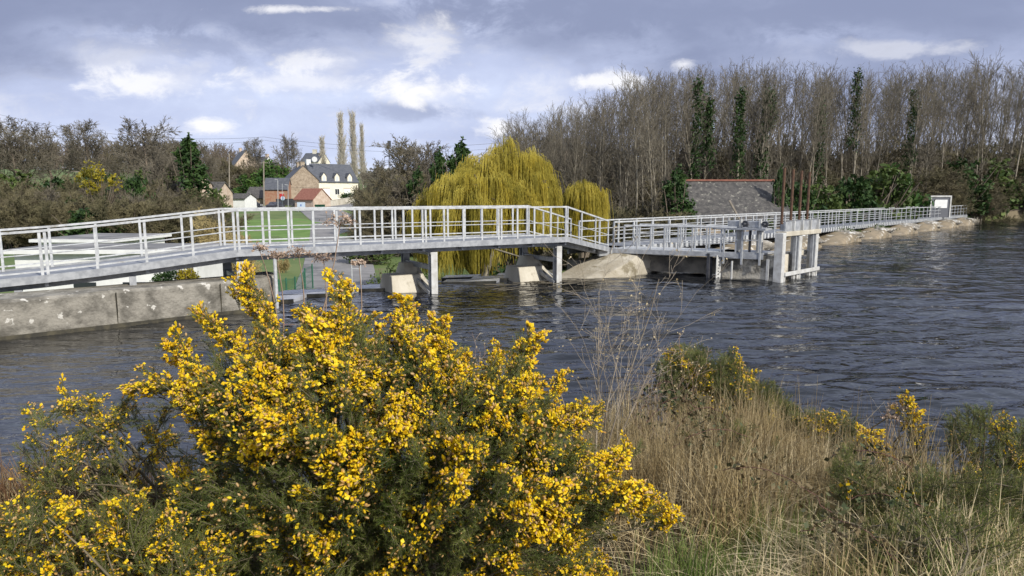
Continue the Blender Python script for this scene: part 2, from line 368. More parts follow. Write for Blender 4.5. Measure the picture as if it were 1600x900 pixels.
# paths and road behind the weir
def strip(name, pts, w, m, lift=.03, kind='structure'):
    V = []; F = []; P = [Vector((x, y, 0)) for x, y in pts]
    Q = []
    for i in range(len(P)-1):
        k = max(2, int((P[i+1]-P[i]).length/1.2))
        for j in range(k): Q.append(P[i].lerp(P[i+1], j/k))
    Q.append(P[-1]); ws = w if isinstance(w, (list, tuple)) else [w]*len(P)
    for i, q in enumerate(Q):
        d = (Q[min(i+1, len(Q)-1)]-Q[max(i-1, 0)]).normalized(); s_ = Vector((-d.y, d.x, 0)); ww = float(np.interp(i/(len(Q)-1), np.linspace(0, 1, len(ws)), ws))
        for a in (-1, -.5, 0, .5, 1):
            p = q+s_*(a*ww/2); V.append((p.x, p.y, land(p.x, p.y)+lift))
    for i in range(len(Q)-1):
        for a in range(4): F.append((i*5+a, i*5+a+1, i*5+a+6, i*5+a+5))
    o = arrmesh(name, V, F, m, smooth=True); return tag(o, kind=kind)
asph = mat('asphalt', (.17, .165, .16), (.23, .22, .215), .8, rough=.95, sub=((.12, .12, .12), .25, .56, .62))
strip('road', [(Xu(520, 30), 30), (Xu(528, 45), 45), (Xu(528, 70), 70), (Xu(535, 100), 100), (Xu(500, 122), 122), (Xu(400, 128), 128), (Xu(280, 128), 128)], [4.2, 5, 6, 8, 8, 6, 6], asph, .05)
strip('forecourt', [(Xu(470, 138), 138), (Xu(560, 132), 132), (Xu(600, 118), 118)], [10, 12, 8], asph, .09)

lawnm = mat('lawn_grass', (.085, .165, .025), (.13, .215, .045), .4, rough=.95, bump=.4, bscale=9, sub=((.16, .17, .06), .3, .54, .66), det=8)
strip('lawn', [(Xu(385, 100), 100), (Xu(440, 84), 84), (Xu(500, 62), 62)], [16, 24, 10], lawnm, .035)
# ------------------------------------------------------------ tree builders
def grow(rng, p, d, Ln, r, lv, P, out, tips=None):
    """P per level: (n_children, angle, len_ratio, start_frac, wiggle, tropism, segs)"""
    nc, ang, lr, st, wig, trop, ns = P[lv]
    pts = [np.array(p, float)]; dirs = []; dd = np.array(d, float)
    for k in range(ns):
        dd = dd+rng.normal(0, wig, 3)+np.array([0, 0, trop]); dd /= np.linalg.norm(dd); dirs.append(dd.copy()); pts.append(pts[-1]+dd*Ln/ns)
    rend = r*(.22 if lv+1 < len(P) else .5)
    for k in range(ns):
        a = r+(rend-r)*k/ns; b_ = r+(rend-r)*(k+1)/ns
        out[min(lv, 1)].append((*pts[k], a, *pts[k+1], b_))
    if lv+1 >= len(P):
        if tips is not None: tips.append(pts[-1])
        return
    ph = rng.uniform(0, 6.28)
    for i in range(nc):
        f = st+(1-st)*((i+rng.uniform(0, .9))/nc); f = min(f, .99); x = f*ns; k = min(int(x), ns-1); q = pts[k]+(pts[k+1]-pts[k])*(x-k); dk = dirs[k]
        ph += 2.4+rng.uniform(-.5, .5); a = np.cross(dk, [0.3, .2, 1.]) if abs(dk[2]) < .95 else np.cross(dk, [1., 0, 0]); a /= np.linalg.norm(a); bb = np.cross(dk, a)
        an = ang*rng.uniform(.7, 1.25); nd = dk*math.cos(an)+(a*math.cos(ph)+bb*math.sin(ph))*math.sin(an)
        ll = Ln*lr*(1-.55*(f-st)/(1-st+1e-6))*rng.uniform(.75, 1.2) if lv == 0 else Ln*lr*rng.uniform(.6, 1.15)
        grow(rng, q, nd, ll, max(r*(1-.75*f)*.55, r*.13), lv+1, P, out, tips)
def bare_tree(name, seed, H, r, P, tm, cm, loc=(0,0,0), minr=.012, lean=0.):
    rng = np.random.default_rng(seed); out = ([], [])
    grow(rng, (0,0,-.4), (lean*rng.normal(), lean*rng.normal(), 1), H+.4, r, 0, P, out)
    root = empty(name, (0,0,0)); out1 = [(*s[:3], max(s[3], minr), *s[4:7], max(s[7], minr*.8)) for s in out[1]]
    segobj('trunk', out[0], tm, root, n=6); segobj('crown', out1, cm, root, n=3)
    root.location = loc; return root
# level: n children, angle, length ratio, start, wiggle, tropism, segs
P_wood = [(22, .55, .24, .18, .03, .02, 10), (7, .5, .40, .15, .09, .07, 4), (4, .55, .5, .2, .14, .05, 2), (0,0,0,0,.12,.03,2)]
P_wood2 = [(18, .40, .34, .48, .035, .02, 10), (7, .5, .38, .15, .09, .08, 4), (4, .55, .5, .2, .14, .05, 2), (0,0,0,0,.12,.03,2)]
P_round = [(20, .80, .48, .24, .06, .02, 7), (10, .62, .46, .2, .12, .06, 5), (7, .6, .5, .2, .16, .04, 3), (4, .6, .5, .3, .15, .0, 2), (0,0,0,0,.12,.0,1)]
P_poplar = [(90, .36, .27, .06, .01, .01, 12), (10, .40, .42, .1, .07, .16, 4), (4, .35, .5, .2, .1, .12, 2), (0,0,0,0,.1,.05,1)]
P_thick = [(9, .5, .5, .05, .12, .0, 5), (8, .6, .5, .15, .16, .03, 4), (6, .6, .5, .2, .2, .03, 3), (4, .6, .6, .2, .2, .0, 2), (0,0,0,0,.15,.0,1)]

def leaves(rng, C0, n, size, flat=.5):
    """random leaf quads (folded rhombi) at points C0 (k,3)"""
    idx = rng.integers(0, len(C0), n); c = C0[idx]
    a = rng.normal(size=(n, 3)); a /= np.linalg.norm(a, axis=1, keepdims=True); b_ = np.cross(a, rng.normal(size=(n, 3))); b_ /= np.linalg.norm(b_, axis=1, keepdims=True)
    s_ = size*rng.uniform(.6, 1.3, (n, 1)); V = np.stack([c-a*s_, c+b_*s_*flat, c+a*s_, c-b_*s_*flat], 1).reshape(-1, 3)
    return V, np.arange(n*4).reshape(-1, 4)
def cloudpts(rng, lobes, n, shell=.55, clump=.12):
    """points in lumpy lobes [(c, (rx,ry,rz))], gathered in clumps"""
    w = np.array([l[1][0]*l[1][1]*l[1][2] for l in lobes])**.66; w /= w.sum(); pts = []
    k = max(1, n//14); li = rng.choice(len(lobes), k, p=w)
    for i in li:
        c, r = lobes[i]; d = rng.normal(size=3); d /= np.linalg.norm(d); rad = (shell+(1-shell)*rng.random())*(1+.14*rng.normal()*.7)
        q = np.array(c)+d*rad*np.array(r); pts.append(q+rng.normal(size=(14, 3))*clump*np.array(r).mean())
    return np.concatenate(pts)
def leaf_bush(name, seed, lobes, n, size, m, origin, label=None, cat=None, group=None, stem=True, extra=None, shell=.5):
    rng = np.random.default_rng(seed); root = empty(name, origin, label, cat, group)
    o3 = np.array(origin); lb = [(np.array(c)+o3, r) for c, r in lobes]
    pts = cloudpts(rng, lb, n, shell); V, F = leaves(rng, pts, n, size); arrmesh('foliage', V, F, m, root)
    if stem:
        segs = []
        for i in range(60):
            c, r = lb[rng.integers(len(lb))]; q = c+rng.normal(size=3)*np.array(r)*.5; mid = (q+o3)/2+rng.normal(size=3)*.1*np.array(r); segs += [(*o3, .05, *mid, .035), (*mid, .035, *q, .012)]
        segobj('stem', segs, barkd, root)
    return root

# ------------------------------------------------------------ footbridge over the weir (arched part)
RH = 1.0
br = empty('arched_footbridge', (A.x, A.y, 0), 'long galvanised steel footbridge arching over the weir on white posts', 'footbridge')
us = [-60, 20, 80, 141, 200, 255, 316, 370]; zs = [.80, .92, 1.0, 1.08, 1.14, 1.25, 1.37, 1.5]
d_l = Vector((2.04, 1.1, 0)).normalized()
def Lpt(u):     # on the line through A in direction d_l at pixel column u
    k = (u-800)/FPX; s_ = (A.x-k*A.y)/(d_l.x-k*d_l.y); return A-d_l*s_
def profL(p): return float(np.interp((p-A).dot(d_l), [-12, -8, -4.6, -3.9, -2.5, -1.25, 0], [.55, .80, 1.06, 1.1, 1.22, 1.36, 1.5]))
near = []
for k in range(-12, 1):
    p = A+d_l*(k*.98); p.z = profL(p); near.append(p)
nseg = 16
for k in range(1, nseg+1): p = A.lerp(B, k/nseg); near.append(p)
ramp_n = [B.lerp(Cc, k/3) for k in (1, 2, 3)]
near_all = near+ramp_n
BW = 2.3
def farof(p): return p+ndir*BW
# far rail: the ramp end of the far side stops where the lower bridge begins
dr = (Cc-B).normalized()
far = [farof(p) for p in near]; far_ramp = [far[-1].lerp(far[-1]+(Cc-B), k/3) for k in (1, 2, 3)]
far_all = far+far_ramp
def railing(path, parent, rail_h=RH, r=.028, post=.055, doubles=(), postm=steel_l, mid=(.5,), low=.12):
    mb = MB()
    for p, q in zip(path[:-1], path[1:]): mb.beam(p+Vector((0,0,rail_h)), q+Vector((0,0,rail_h)), .06, .05)
    mb.build('top_rail', steel_l, parent)
    mb = MB()
    for f in mid:
        for p, q in zip(path[:-1], path[1:]): mb.tube(p+Vector((0,0,rail_h*f)), q+Vector((0,0,rail_h*f)), .014, n=6)
    mb.build('mid_rail', steel_l, parent)
    if low:
        mb = MB()
        for p, q in zip(path[:-1], path[1:]): mb.beam(p+Vector((0,0,low)), q+Vector((0,0,low)), .03, .035)
        mb.build('lower_rail', steel_l, parent)
    for i, p in enumerate(path):
        d = (path[min(i+1, len(path)-1)]-path[max(i-1, 0)]); d.z = 0; d.normalize(); ps = [p]
        if i in doubles: ps = [p-d*.05, p+d*.05]
        for q in ps:
            m2 = MB(); m2.beam(q+Vector((0,0,-.10)), q+Vector((0,0,rail_h-.028)), post, post*.6, up=d.cross(Vector((0,0,1)))); m2.build('post', postm, parent)
railing(near_all, br, doubles=(12, 20, 28, 24, 8)); railing(far_all, br, doubles=(12, 20, 28))
# deck: panels
mb = MB(); eb = MB(); ub = MB(); tp = MB()
for i in range(len(near_all)-1):
    a, b_, c, d = near_all[i], near_all[i+1], far_all[i+1], far_all[i]
    dn = Vector((0,0,-.05)); mb.add([a,b_,c,d,a+dn,b_+dn,c+dn,d+dn], [(0,1,2,3),(7,6,5,4),(0,4,5,1),(2,6,7,3),(1,5,6,2),(3,7,4,0)])
    e = ndir*-.05; eb.beam(a+e+Vector((0,0,-.045)), b_+e+Vector((0,0,-.045)), .05, .17)
    e = ndir*.05; tp.beam(d+e+Vector((0,0,-.045)), c+e+Vector((0,0,-.045)), .05, .17)
    for f in (.16, .84): ub.beam(a.lerp(d, f)+Vector((0,0,-.19)), b_.lerp(c, f)+Vector((0,0,-.19)), .09, .17)
    if i % 2 == 0: ub.beam(a.lerp(d, .02)+Vector((0,0,-.17)), a.lerp(d, .98)+Vector((0,0,-.17)), .07, .10)
mb.build('deck', deckm, br); eb.build('edge_beam', steel, br); tp.build('edge_beam', steel, br); ub.build('girder', steel, br)
# steel trestles standing on the weir (legs of the bridge)
def ipost(mb, p, z0, z1, w=.20, ax=mdir):
    ax = Vector(ax); bx = Vector((-ax.y, ax.x, 0))
    def bxx(cx, cy, wx, wy):
        c = Vector((p.x, p.y, 0))+ax*cx+bx*cy; M = [c+ax*(sx*wx/2)+bx*(sy*wy/2) for sx, sy in ((-1,-1),(1,-1),(1,1),(-1,1))]
        mb.add([(q.x,q.y,z0) for q in M]+[(q.x,q.y,z1) for q in M], [(3,2,1,0),(4,5,6,7),(0,1,5,4),(1,2,6,5),(2,3,7,6),(3,0,4,7)])
    bxx(0, -w/2, w, .025); bxx(0, w/2, w, .025); bxx(0, 0, .02, w-.03)
piers = []
for u, full in ((374, 0), (428, 2), (678, 1), (874, 1)):
    k = (u-800)/FPX; s_ = (k*A.y-A.x)/(mdir.x-k*mdir.y); p = A+mdir*s_; piers.append(p)
    if full == 2:
        m2 = MB(); m2.tube((p.x, p.y, -.6), (p.x, p.y, 1.38), .045); m2.build('support_post', steel_l, br); continue
    pn = p+ndir*.10; pf = p+ndir*(BW-.15)
    m2 = MB(); ipost(m2, pn, -.5 if full else .3, 1.24); m2.build('support_post', steel_w, br)
    m2 = MB(); ipost(m2, pf, .1 if full else -.5, 1.24); m2.build('support_post', steel, br)
    m2 = MB(); m2.beam((pn.x,pn.y,.78), (pf.x,pf.y,.78), .12, .14); m2.beam((pn.x,pn.y,1.19), (pf.x,pf.y,1.19), .16, .09); m2.build('cross_beam', steel, br)
    if full:
        m2 = MB()
        for o_ in (-.12, .12): m2.beam(pf+mdir*o_+Vector((0,0,.72-pf.z)), pn+mdir*o_+Vector((0,0,.04-pn.z)), .06, .12)
        m2.build('diagonal_brace', steel, br)
p = Lpt(203)+ndir*.12; m2 = MB(); ipost(m2, p, .78, 1.0, .14); m2.build('support_post', steel, br)
p = Lpt(20)+ndir*.12; m2 = MB(); ipost(m2, p, .78, .82, .14); m2.build('support_post', steel, br)

# ------------------------------------------------------------ walls, piers, weir
w0 = wA-wdir*14; w1 = wB.copy(); nW = 40; th = 1.25; rings = []
rngw = random.Random(4)
def ringw(c, nrm, z1):
    j = rngw.uniform(-.015, .015)
    return [(c.x, c.y, -1.2), (c.x, c.y, .04), (c.x+nrm.x*(.03+j), c.y+nrm.y*(.03+j), z1-.06), (c.x+nrm.x*.09, c.y+nrm.y*.09, z1+j), (c.x+nrm.x*th, c.y+nrm.y*th, z1-.01), (c.x+nrm.x*th, c.y+nrm.y*th, -2.4)]
for i in range(nW): rings.append(ringw(w0.lerp(w1, i/(nW-1)), wnor, .80))
cn_ = w1+wnor*th
for k in range(1, 7):       # rounded nose of the wall
    a = math.pi/2*k/6*1.15; nrm = wnor*math.cos(a)-wdir*math.sin(a); c = cn_-nrm*th; rings.append([(c.x, c.y, -1.2), (c.x, c.y, .04), (c.x+nrm.x*.03, c.y+nrm.y*.03, .74), (c.x+nrm.x*.09, c.y+nrm.y*.09, .80), (cn_.x, cn_.y, .79), (cn_.x, cn_.y, -2.4)])
mb = MB(); mb.loft(rings)
tag(mb.build('concrete_wall', conc, origin=(wA.x, wA.y, 0)), 'low lichen spotted grey concrete wall below the left end of the footbridge', 'wall')

m2 = MB(); pr_ = None
for r_ in rings:
    q = Vector((r_[1][0], r_[1][1], 0))
    if pr_ is not None: m2.beam(pr_-wnor*.012+Vector((0,0,.01)), q-wnor*.012+Vector((0,0,.01)), .05, .13)
    pr_ = q
m2.build('algae_band', mat('dark_algae', (.025, .022, .014), (.07, .06, .035), 5, rough=.6), bpy.data.objects['concrete_wall'])
for k in range(9):
    q = w1-wdir*(.6+k*2.2); m2 = MB(); m2.box(q.x-.004, q.x+.004, q.y-.006, q.y+.03, .08, .76); m2.build('joint', MATS['dark_algae'], bpy.data.objects['concrete_wall'])
def frustum(mb, c, ax, L1, L2, W1, W2, z0, z1, sh=(0, 0)):
    ax = Vector(ax); bx = Vector((-ax.y, ax.x, 0)); r = []
    for Lh, Wh, z, s_ in ((L1, W1, z0, (0, 0)), (L2, W2, z1, sh)):
        r.append([(c.x+ax.x*(sx*Lh/2+s_[0])+bx.x*(sy*Wh/2+s_[1]), c.y+ax.y*(sx*Lh/2+s_[0])+bx.y*(sy*Wh/2+s_[1]), z) for sx, sy in ((-1,-1),(1,-1),(1,1),(-1,1))])
    mb.loft(r); return mb
for i, (p, lb) in enumerate(((piers[2], 'stepped cream concrete block behind the middle white bridge post'), (piers[3], 'stepped cream concrete block behind the right white bridge post'))):
    c = p+ndir*1.25-mdir*.50; root = empty('concrete_pier', (c.x, c.y, 0), lb, 'concrete block', 'concrete blocks under the bridge')
    m2 = MB(); frustum(m2, c+mdir*.1, mdir, 1.35, .95, 1.5, .8, -.6, .50, (-.05, .15)); m2.build('base', conc_top, root, bevel=.02)
    m2 = MB(); frustum(m2, c+mdir*.33+ndir*.35, mdir, .5, .34, .8, .45, .44, .82, (0, .05)); m2.build('cap', conc_top, root, bevel=.02)
    m2 = MB(); q0 = c+mdir*.62+ndir*.5; q1 = c+mdir*.50-ndir*1.0; m2.beam((q0.x, q0.y, .74), (q1.x, q1.y, -.02), .13, .14); m2.build('sloping_edge', conc_top, root)
# weir crest: dark thin zigzag walls just above the water
def crestp(u, dn): 
    k = (u-800)/FPX; s_ = (k*A.y-A.x)/(mdir.x-k*mdir.y); return A+mdir*s_+ndir*dn
zig = [(2, 1.0, 0.9), ]
wr = empty('weir', (crestp(560, 1.5).x, crestp(560, 1.5).y, 0), 'dark zigzag weir crest with water lapping over it under the footbridge', 'weir')
sheenm = mat('painted_water_sheen', (.30, .31, .34), (.46, .47, .51), 2.5, rough=.25, bump=.2, bscale=9, det=6)  # pale colour paints the sky's reflection on the water behind each sill
blk = mat('black_algae', (.012, .012, .010), (.035, .033, .025), 3, rough=.4)
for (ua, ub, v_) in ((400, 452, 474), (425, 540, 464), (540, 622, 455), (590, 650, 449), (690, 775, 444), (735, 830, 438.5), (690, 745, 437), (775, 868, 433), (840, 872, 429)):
    q0 = ong(ua, v_, 0.03); q1 = ong(ub, v_, .03)+Vector((0, .35, 0)); m2 = MB(); m2.beam(q0+Vector((0,0,-.25)), q1+Vector((0,0,-.25)), .10, .62); m2.build('sill', blk, wr)
    m2 = MB(); k0 = .75 if v_ > 447 else .55; m2.add([q0+Vector((0,.06,.05)), q1+Vector((0,.06,.05)), q1+Vector((.1,k0+.06,.075)), q0+Vector((.1,k0+.06,.075)), q0+Vector((0,.06,-.3)), q1+Vector((0,.06,-.3)), q1+Vector((.1,k0+.06,-.3)), q0+Vector((.1,k0+.06,-.3))], [(0,1,2,3),(7,6,5,4),(0,4,5,1),(1,5,6,2),(2,6,7,3),(3,7,4,0)]); m2.build('sky_sheen', sheenm, wr)
m2 = MB(); a = A+ndir*3.3-mdir*.6; b_ = B+ndir*3.3+mdir*.4; m2.beam((a.x,a.y,-1.25), (b_.x,b_.y,-1.25), .2, 2.3); m2.build('back_wall', conc_dark, wr)
# drift wood by the second pier
rng = np.random.default_rng(5); sg = []
for i in range(46):
    q = piers[3]+mdir*rng.uniform(-2.6, 1.6)+ndir*rng.uniform(-.5, 1.2); a = rng.uniform(-.5, .7); l = rng.uniform(.3, 1.1); d = Vector((math.cos(a), math.sin(a), rng.uniform(-.05, .12)))*l
    sg.append((q.x, q.y, .02, .018, q.x+d.x, q.y+d.y, .03+max(0, d.z), .008))
tag(segobj('driftwood', sg, twig, origin=(piers[3].x, piers[3].y, 0)), 'tangle of floating dead branches around the foot of the right white post', 'driftwood', kind='stuff')

# ------------------------------------------------------------ long low footbridge on the dam
lb_ = empty('long_footbridge', (L0.x, L0.y, 0), 'long straight grey footbridge with close set rails running along the dam', 'footbridge')
LL = 62.0
def railing2(p0, dirv, n, step, parent, h=.95):
    q = p0+dirv*(n*step); m2 = MB(); m2.beam(p0+Vector((0,0,h)), q+Vector((0,0,h)), .055, .05); m2.build('top_rail', steel_l, parent)
    m2 = MB(); 
    for f in (.35, .66): m2.tube(p0+Vector((0,0,h*f)), q+Vector((0,0,h*f)), .016, n=6)
    m2.build('mid_rail', steel_l, parent)
    for i in range(n+1):
        c = p0+dirv*(i*step); m2 = MB(); m2.beam(c+Vector((0,0,-.06)), c+Vector((0,0,h-.02)), .07, .05, up=lnor); m2.build('post', steel_l if i % 4 else steel, parent)
railing2(L0+ldir*.3, ldir, 47, 1.3, lb_); railing2(L0+lnor*1.5+ldir*.1, ldir, 47, 1.3, lb_)
m2 = MB(); M = Matrix(((ldir.x, lnor.x, 0, L0.x), (ldir.y, lnor.y, 0, L0.y), (0, 0, 1, 0), (0, 0, 0, 1))); m2.M = M
m2.box(-.6, LL, 0, 1.5, .87, .93); m2.build('deck', deckm, lb_)
for k in range(100): m2 = MB(M); m2.box(k*.41, k*.41+.2, -.13, -.034, .72, .93); m2.build('edge_bracket', steel_l, lb_)
m2 = MB(M)
for k in range(100, 150): m2.box(k*.41, k*.41+.2, -.13, -.034, .72, .93)
m2.build('edge_bracket', steel_l, lb_)['kind'] = 'stuff'
m2 = MB(M); m2.box(-.6, LL, -.03, .06, .66, .865); m2.box(-.6, LL, 1.42, 1.5, .66, .865); m2.build('girder', steel, lb_)
# dam wall and the row of concrete humps
dm = MB(M); dm.box(-.8, 74, .55, 1.35, -2.4, .46)
dmo = dm.build('dam_wall', conc_dark, origin=(L0.x, L0.y, 0)); tag(dmo, 'dark wet concrete dam wall under the long footbridge', 'wall')
pale_hump = mat('pale_hump', (.30, .26, .19), (.44, .40, .32), 1.2, rough=.9, bump=.8, bscale=10, det=8, sub=((.20, .17, .11), 2.2, .54, .66))
def hump(t0, wl, hz, seed, label):
    rr = random.Random(seed); prof = [(-.62, -.5), (-.62, -.02), (-.56, .05), (-.36, .34), (-.16, .66), (-.05, .86), (.02, .93), (.10, .95), (.18, .86), (.26, .60), (.34, .30), (.40, .06), (.40, -.5)]
    rings = []
    for k, y in enumerate((-1.15, -1.0, -.6, -.2, .2, .54)):
        f = (.55, .8, .93, 1., 1., 1.)[k]; g = (.55, .84, .95, 1., 1.0, .98)[k]
        rings.append([(t0+a*wl*f+rr.uniform(-.03, .03), y+rr.uniform(-.02, .02), (z*hz*g if z > 0 else z)+rr.uniform(-.02, .02)) for a, z in prof])
    m3 = MB(M); m3.loft(rings[::-1]); c = M @ Vector((t0, 0, 0)); o = m3.build('concrete_hump', conc_cream if seed else pale_hump, origin=(c.x, c.y, 0), smooth=False, bevel=.05)
    tag(o, label, 'concrete block', 'concrete humps along the dam')
    if seed: cc = M @ Vector((t0+wl*.14, -.35, .50*hz+.06)); rubble('rock_cap', cc, (wl*.20, 1.0, .46*hz), seed, rockm, o)
def rubble(name, c, r, seed, m, parent, sub=3, amp=.18):
    rr = np.random.default_rng(seed); bm = bmesh.new(); bmesh.ops.create_icosphere(bm, subdivisions=sub, radius=1.0); ph = rr.uniform(0, 6.28, 12); fr_ = rr.normal(size=(12, 3))*4
    for v in bm.verts:
        d = v.co.normalized(); k = 1+amp*sum(math.sin(fr_[i, 0]*d.x+fr_[i, 1]*d.y+fr_[i, 2]*d.z+ph[i]) for i in range(12))/3.4+rr.normal()*.03
        v.co = Vector((d.x*r[0]*k, d.y*r[1]*k, d.z*r[2]*k))
    off = M.to_3x3(); V = [tuple(off @ v.co+Vector(c)) for v in bm.verts]; F = [[v.index for v in f.verts] for f in bm.faces]; bm.free(); return arrmesh(name, V, F, m, parent)
rockm = mat('lichened_rock', (.16, .145, .12), (.34, .31, .26), 2.5, rough=.95, bump=1.0, bscale=12, sub=((.62, .61, .57), 4.0, .56, .62), det=9)
names = ['first concrete hump of the dam, pale, sloping up behind the right white post', 'concrete hump of the dam seen through the open frame of the sluice', 'concrete hump of the dam hidden partly behind the gate piers',
         'nearest mossy concrete hump to the right of the sluice', 'second concrete hump to the right of the sluice', 'third concrete hump to the right of the sluice',
         'fourth concrete hump to the right of the sluice', 'farthest concrete hump near the information panel', 'concrete hump at the far end of the dam']
for i, t_ in enumerate((.6, 10.2, 17.0, 23.8, 30.3, 37.1, 44.2, 51.2, 58.2)): hump(t_, 5.6 if i else 5.2, .72 if i else .95, i, names[i])
# moss patches on the humps
rng = np.random.default_rng(8)
for t_ in (24.4, 30.8):
    q = M @ Vector((t_, -.35, .62)); pts = np.array(q)+rng.normal(size=(300, 3))*np.array([.45, .35, .12]); V, F = leaves(rng, pts, 700, .06)
    tag(arrmesh('moss', V, F, ivyb, origin=q), 'green moss and weeds on the %s hump right of the sluice' % ('nearest' if t_ < 25 else 'second'), 'moss', kind='stuff')

# ------------------------------------------------------------ walkway to the sluice
K = Vector((9.0, 21.9, 0)); g = Vector((.72, .69, 0)).normalized(); l_ = Vector((-.80, .60, 0)).normalized()
wk = empty('sluice_walkway', (4.2, 24.4, 0), 'short grey steel walkway with railings leading out to the sluice', 'walkway')
a0 = Vector((Xu(975, 24.3), 24.3, .93)); a1 = Vector((Xu(1150, 22.7), 22.7, .93)); wd = (a1-a0).normalized(); wn_ = Vector((-wd.y, wd.x, 0))
def rail3(pts, parent, h, postn, lowrails=(.33, .66), hang=0.):
    m2 = MB()
    for p, q in zip(pts[:-1], pts[1:]): m2.tube(p+Vector((0,0,h)), q+Vector((0,0,h)), .03, n=8)
    m2.build('top_rail', steel_l, parent); m2 = MB()
    for p, q in zip(pts[:-1], pts[1:]):
        for f in lowrails: m2.tube(p+Vector((0,0,h*f)), q+Vector((0,0,h*f)), .014, n=6)
    m2.build('mid_rail', steel_l, parent)
    for p, q in zip(pts[:-1], pts[1:]):
        k = max(1, round((q-p).length/postn))
        for i in range(k+1):
            if i == k and q is not pts[-1]: continue
            c = p.lerp(q, i/k); m2 = MB(); m2.beam(c+Vector((0,0,-.08-hang)), c+Vector((0,0,h)), .055, .04); m2.build('post', steel_l, parent)
rail3([a0, a1], wk, .84, .5); rail3([a0+wn_*1.15+wd*.3, a1+wn_*1.15], wk, .84, .5)
m2 = MB()
m2.add([a0-wd*.9, a1+wd*.1, a1+wn_*1.2+wd*.1, a0+wn_*1.2-wd*.9]+[v+Vector((0,0,-.05)) for v in (a0-wd*.9, a1+wd*.1, a1+wn_*1.2+wd*.1, a0+wn_*1.2-wd*.9)], [(0,1,2,3),(7,6,5,4),(0,4,5,1),(2,6,7,3),(1,5,6,2),(3,7,4,0)])
m2.build('deck', steel_l, wk)
m2 = MB(); m2.beam(a0-wd*.9+Vector((0,0,-.10)), a1+Vector((0,0,-.10)), .06, .16, off=.02); m2.beam(a0+wn_*1.15-wd*.9+Vector((0,0,-.10)), a1+wn_*1.15+Vector((0,0,-.10)), .06, .16); m2.build('girder', steel, wk)
m2 = MB(); q0 = a0+wn_*.8-wd*1.4; q1 = a1+wn_*.8; m2.beam((q0.x,q0.y,.35), (q1.x,q1.y,.35), .5, .55)
tag(m2.build('walkway_wall', conc_dark, origin=(q0.x, q0.y, 0)), 'dark stained concrete wall beneath the sluice walkway', 'wall')

# ------------------------------------------------------------ sluice
sl_ = empty('sluice', (K.x, K.y, 0), 'small sluice platform of white gate piers and stained concrete in the lake', 'sluice')
def fr(a, b_, z): q = K+g*a+l_*b_; return Vector((q.x, q.y, z))
MK = Matrix(((g.x, l_.x, 0, K.x), (g.y, l_.y, 0, K.y), (0, 0, 1, 0), (0, 0, 0, 1)))
m2 = MB(MK); m2.box(.02, 1.3, .26, 2.05, -1.2, .84); m2.build('concrete_base', stained, sl_, bevel=.02)
m2 = MB(MK); m2.box(1.31, 3.0, 1.3, 1.75, -1.2, .72); m2.box(1.31, 2.9, .345, .52, .725, .90); m2.build('back_wall', conc_top, sl_)
m2 = MB(MK); m2.box(1.305, 2.9, .60, .75, -1.2, .72); m2.build('inner_wall', conc_top, sl_)
for nm, (x0, x1, y0, y1, z0, z1) in (('gate_pier', (-.04, .20, -.02, .25, -1.2, 1.62)), ('gate_pier', (1.38, 1.60, .02, .32, -.6, 1.50)), ('gate_pier', (2.80, 3.02, .02, .32, -.6, 1.50)), ('gate_pier', (-.02, .09, .40, .50, -1.2, .72))):
    m2 = MB(MK); m2.box(x0, x1, y0, y1, z0, z1); m2.build('gate_pier', steel_w, sl_, bevel=.012)
m2 = MB(MK); m2.box(.205, 3.1, -.02, .34, 1.502, 1.66); m2.build('top_beam', conc_top, sl_, bevel=.015)
m2 = MB(MK); m2.box(.205, 3.06, -.06, .016, .16, .29); m2.build('sill_beam', steel_w, sl_, bevel=.01)
for x in (1.10, 2.55):
    m2 = MB(MK); m2.box(x, x+.05, .03, .12, .29, 1.495); m2.box(x+.22, x+.27, .03, .12, .29, 1.495); m2.box(x+.05, x+.22, .09, .12, .29, 1.495); m2.build('gate_guide', steel, sl_)
m2 = MB(MK)
for x in (.26, 1.0, 1.25, 1.47, 2.3, 2.6, 2.9): m2.box(x, x+.09, .0, .08, -.9, .175)
m2.build('guide_foot', steel_w, sl_)
# spindle boxes with white fins and rusty rods
for i, x in enumerate((.28, .98, 1.66, 2.34)):
    m2 = MB(MK); m2.box(x, x+.50, .06, .12, 1.662, 1.98); m2.box(x+.06, x+.42, .13, .25, 1.70, 1.90); hb = m2.build('spindle_plate', steel, sl_)
    m2 = MB(MK); m2.box(x+.51, x+.57, -.02, .24, 1.662, 2.02); m2.build('bracket', steel_w, sl_)
    c = fr(x+.25, .30, 0); m2 = MB(); m2.tube((c.x, c.y, 1.70), (c.x, c.y, 3.78-.03*i), .045, n=10); m2.build('spindle_rod', rust, sl_)
# platform for the hand gears
pl = [fr(-.02, .6, .93), fr(-.25, 2.1, .93), fr(.9, 2.3, .93), fr(1.25, .62, .93)]
m2 = MB(); m2.add(pl+[v+Vector((0,0,-.06)) for v in pl], [(0,1,2,3),(7,6,5,4),(0,4,5,1),(1,5,6,2),(2,6,7,3),(3,7,4,0)]); m2.build('platform', steel, sl_)
m2 = MB(); m2.beam(pl[0]+Vector((0,0,-.14)), pl[1]+Vector((0,0,-.14)), .06, .16); m2.build('platform_beam', steel, sl_)
ed = [fr(-.06, .62, .93), fr(-.30, 2.15, .93)]
for f in (.05, .42, .80):
    c = ed[0].lerp(ed[1], f); m2 = MB(); m2.beam(c+Vector((0,0,-.42)), c+Vector((0,0,.80)), .06, .05); m2.build('rail_post', steel_l, sl_)
m2 = MB(); m2.tube(ed[0]+Vector((0,0,.42)), ed[1]+Vector((0,0,.42)), .014, n=6); m2.build('mid_rail', steel_l, sl_)
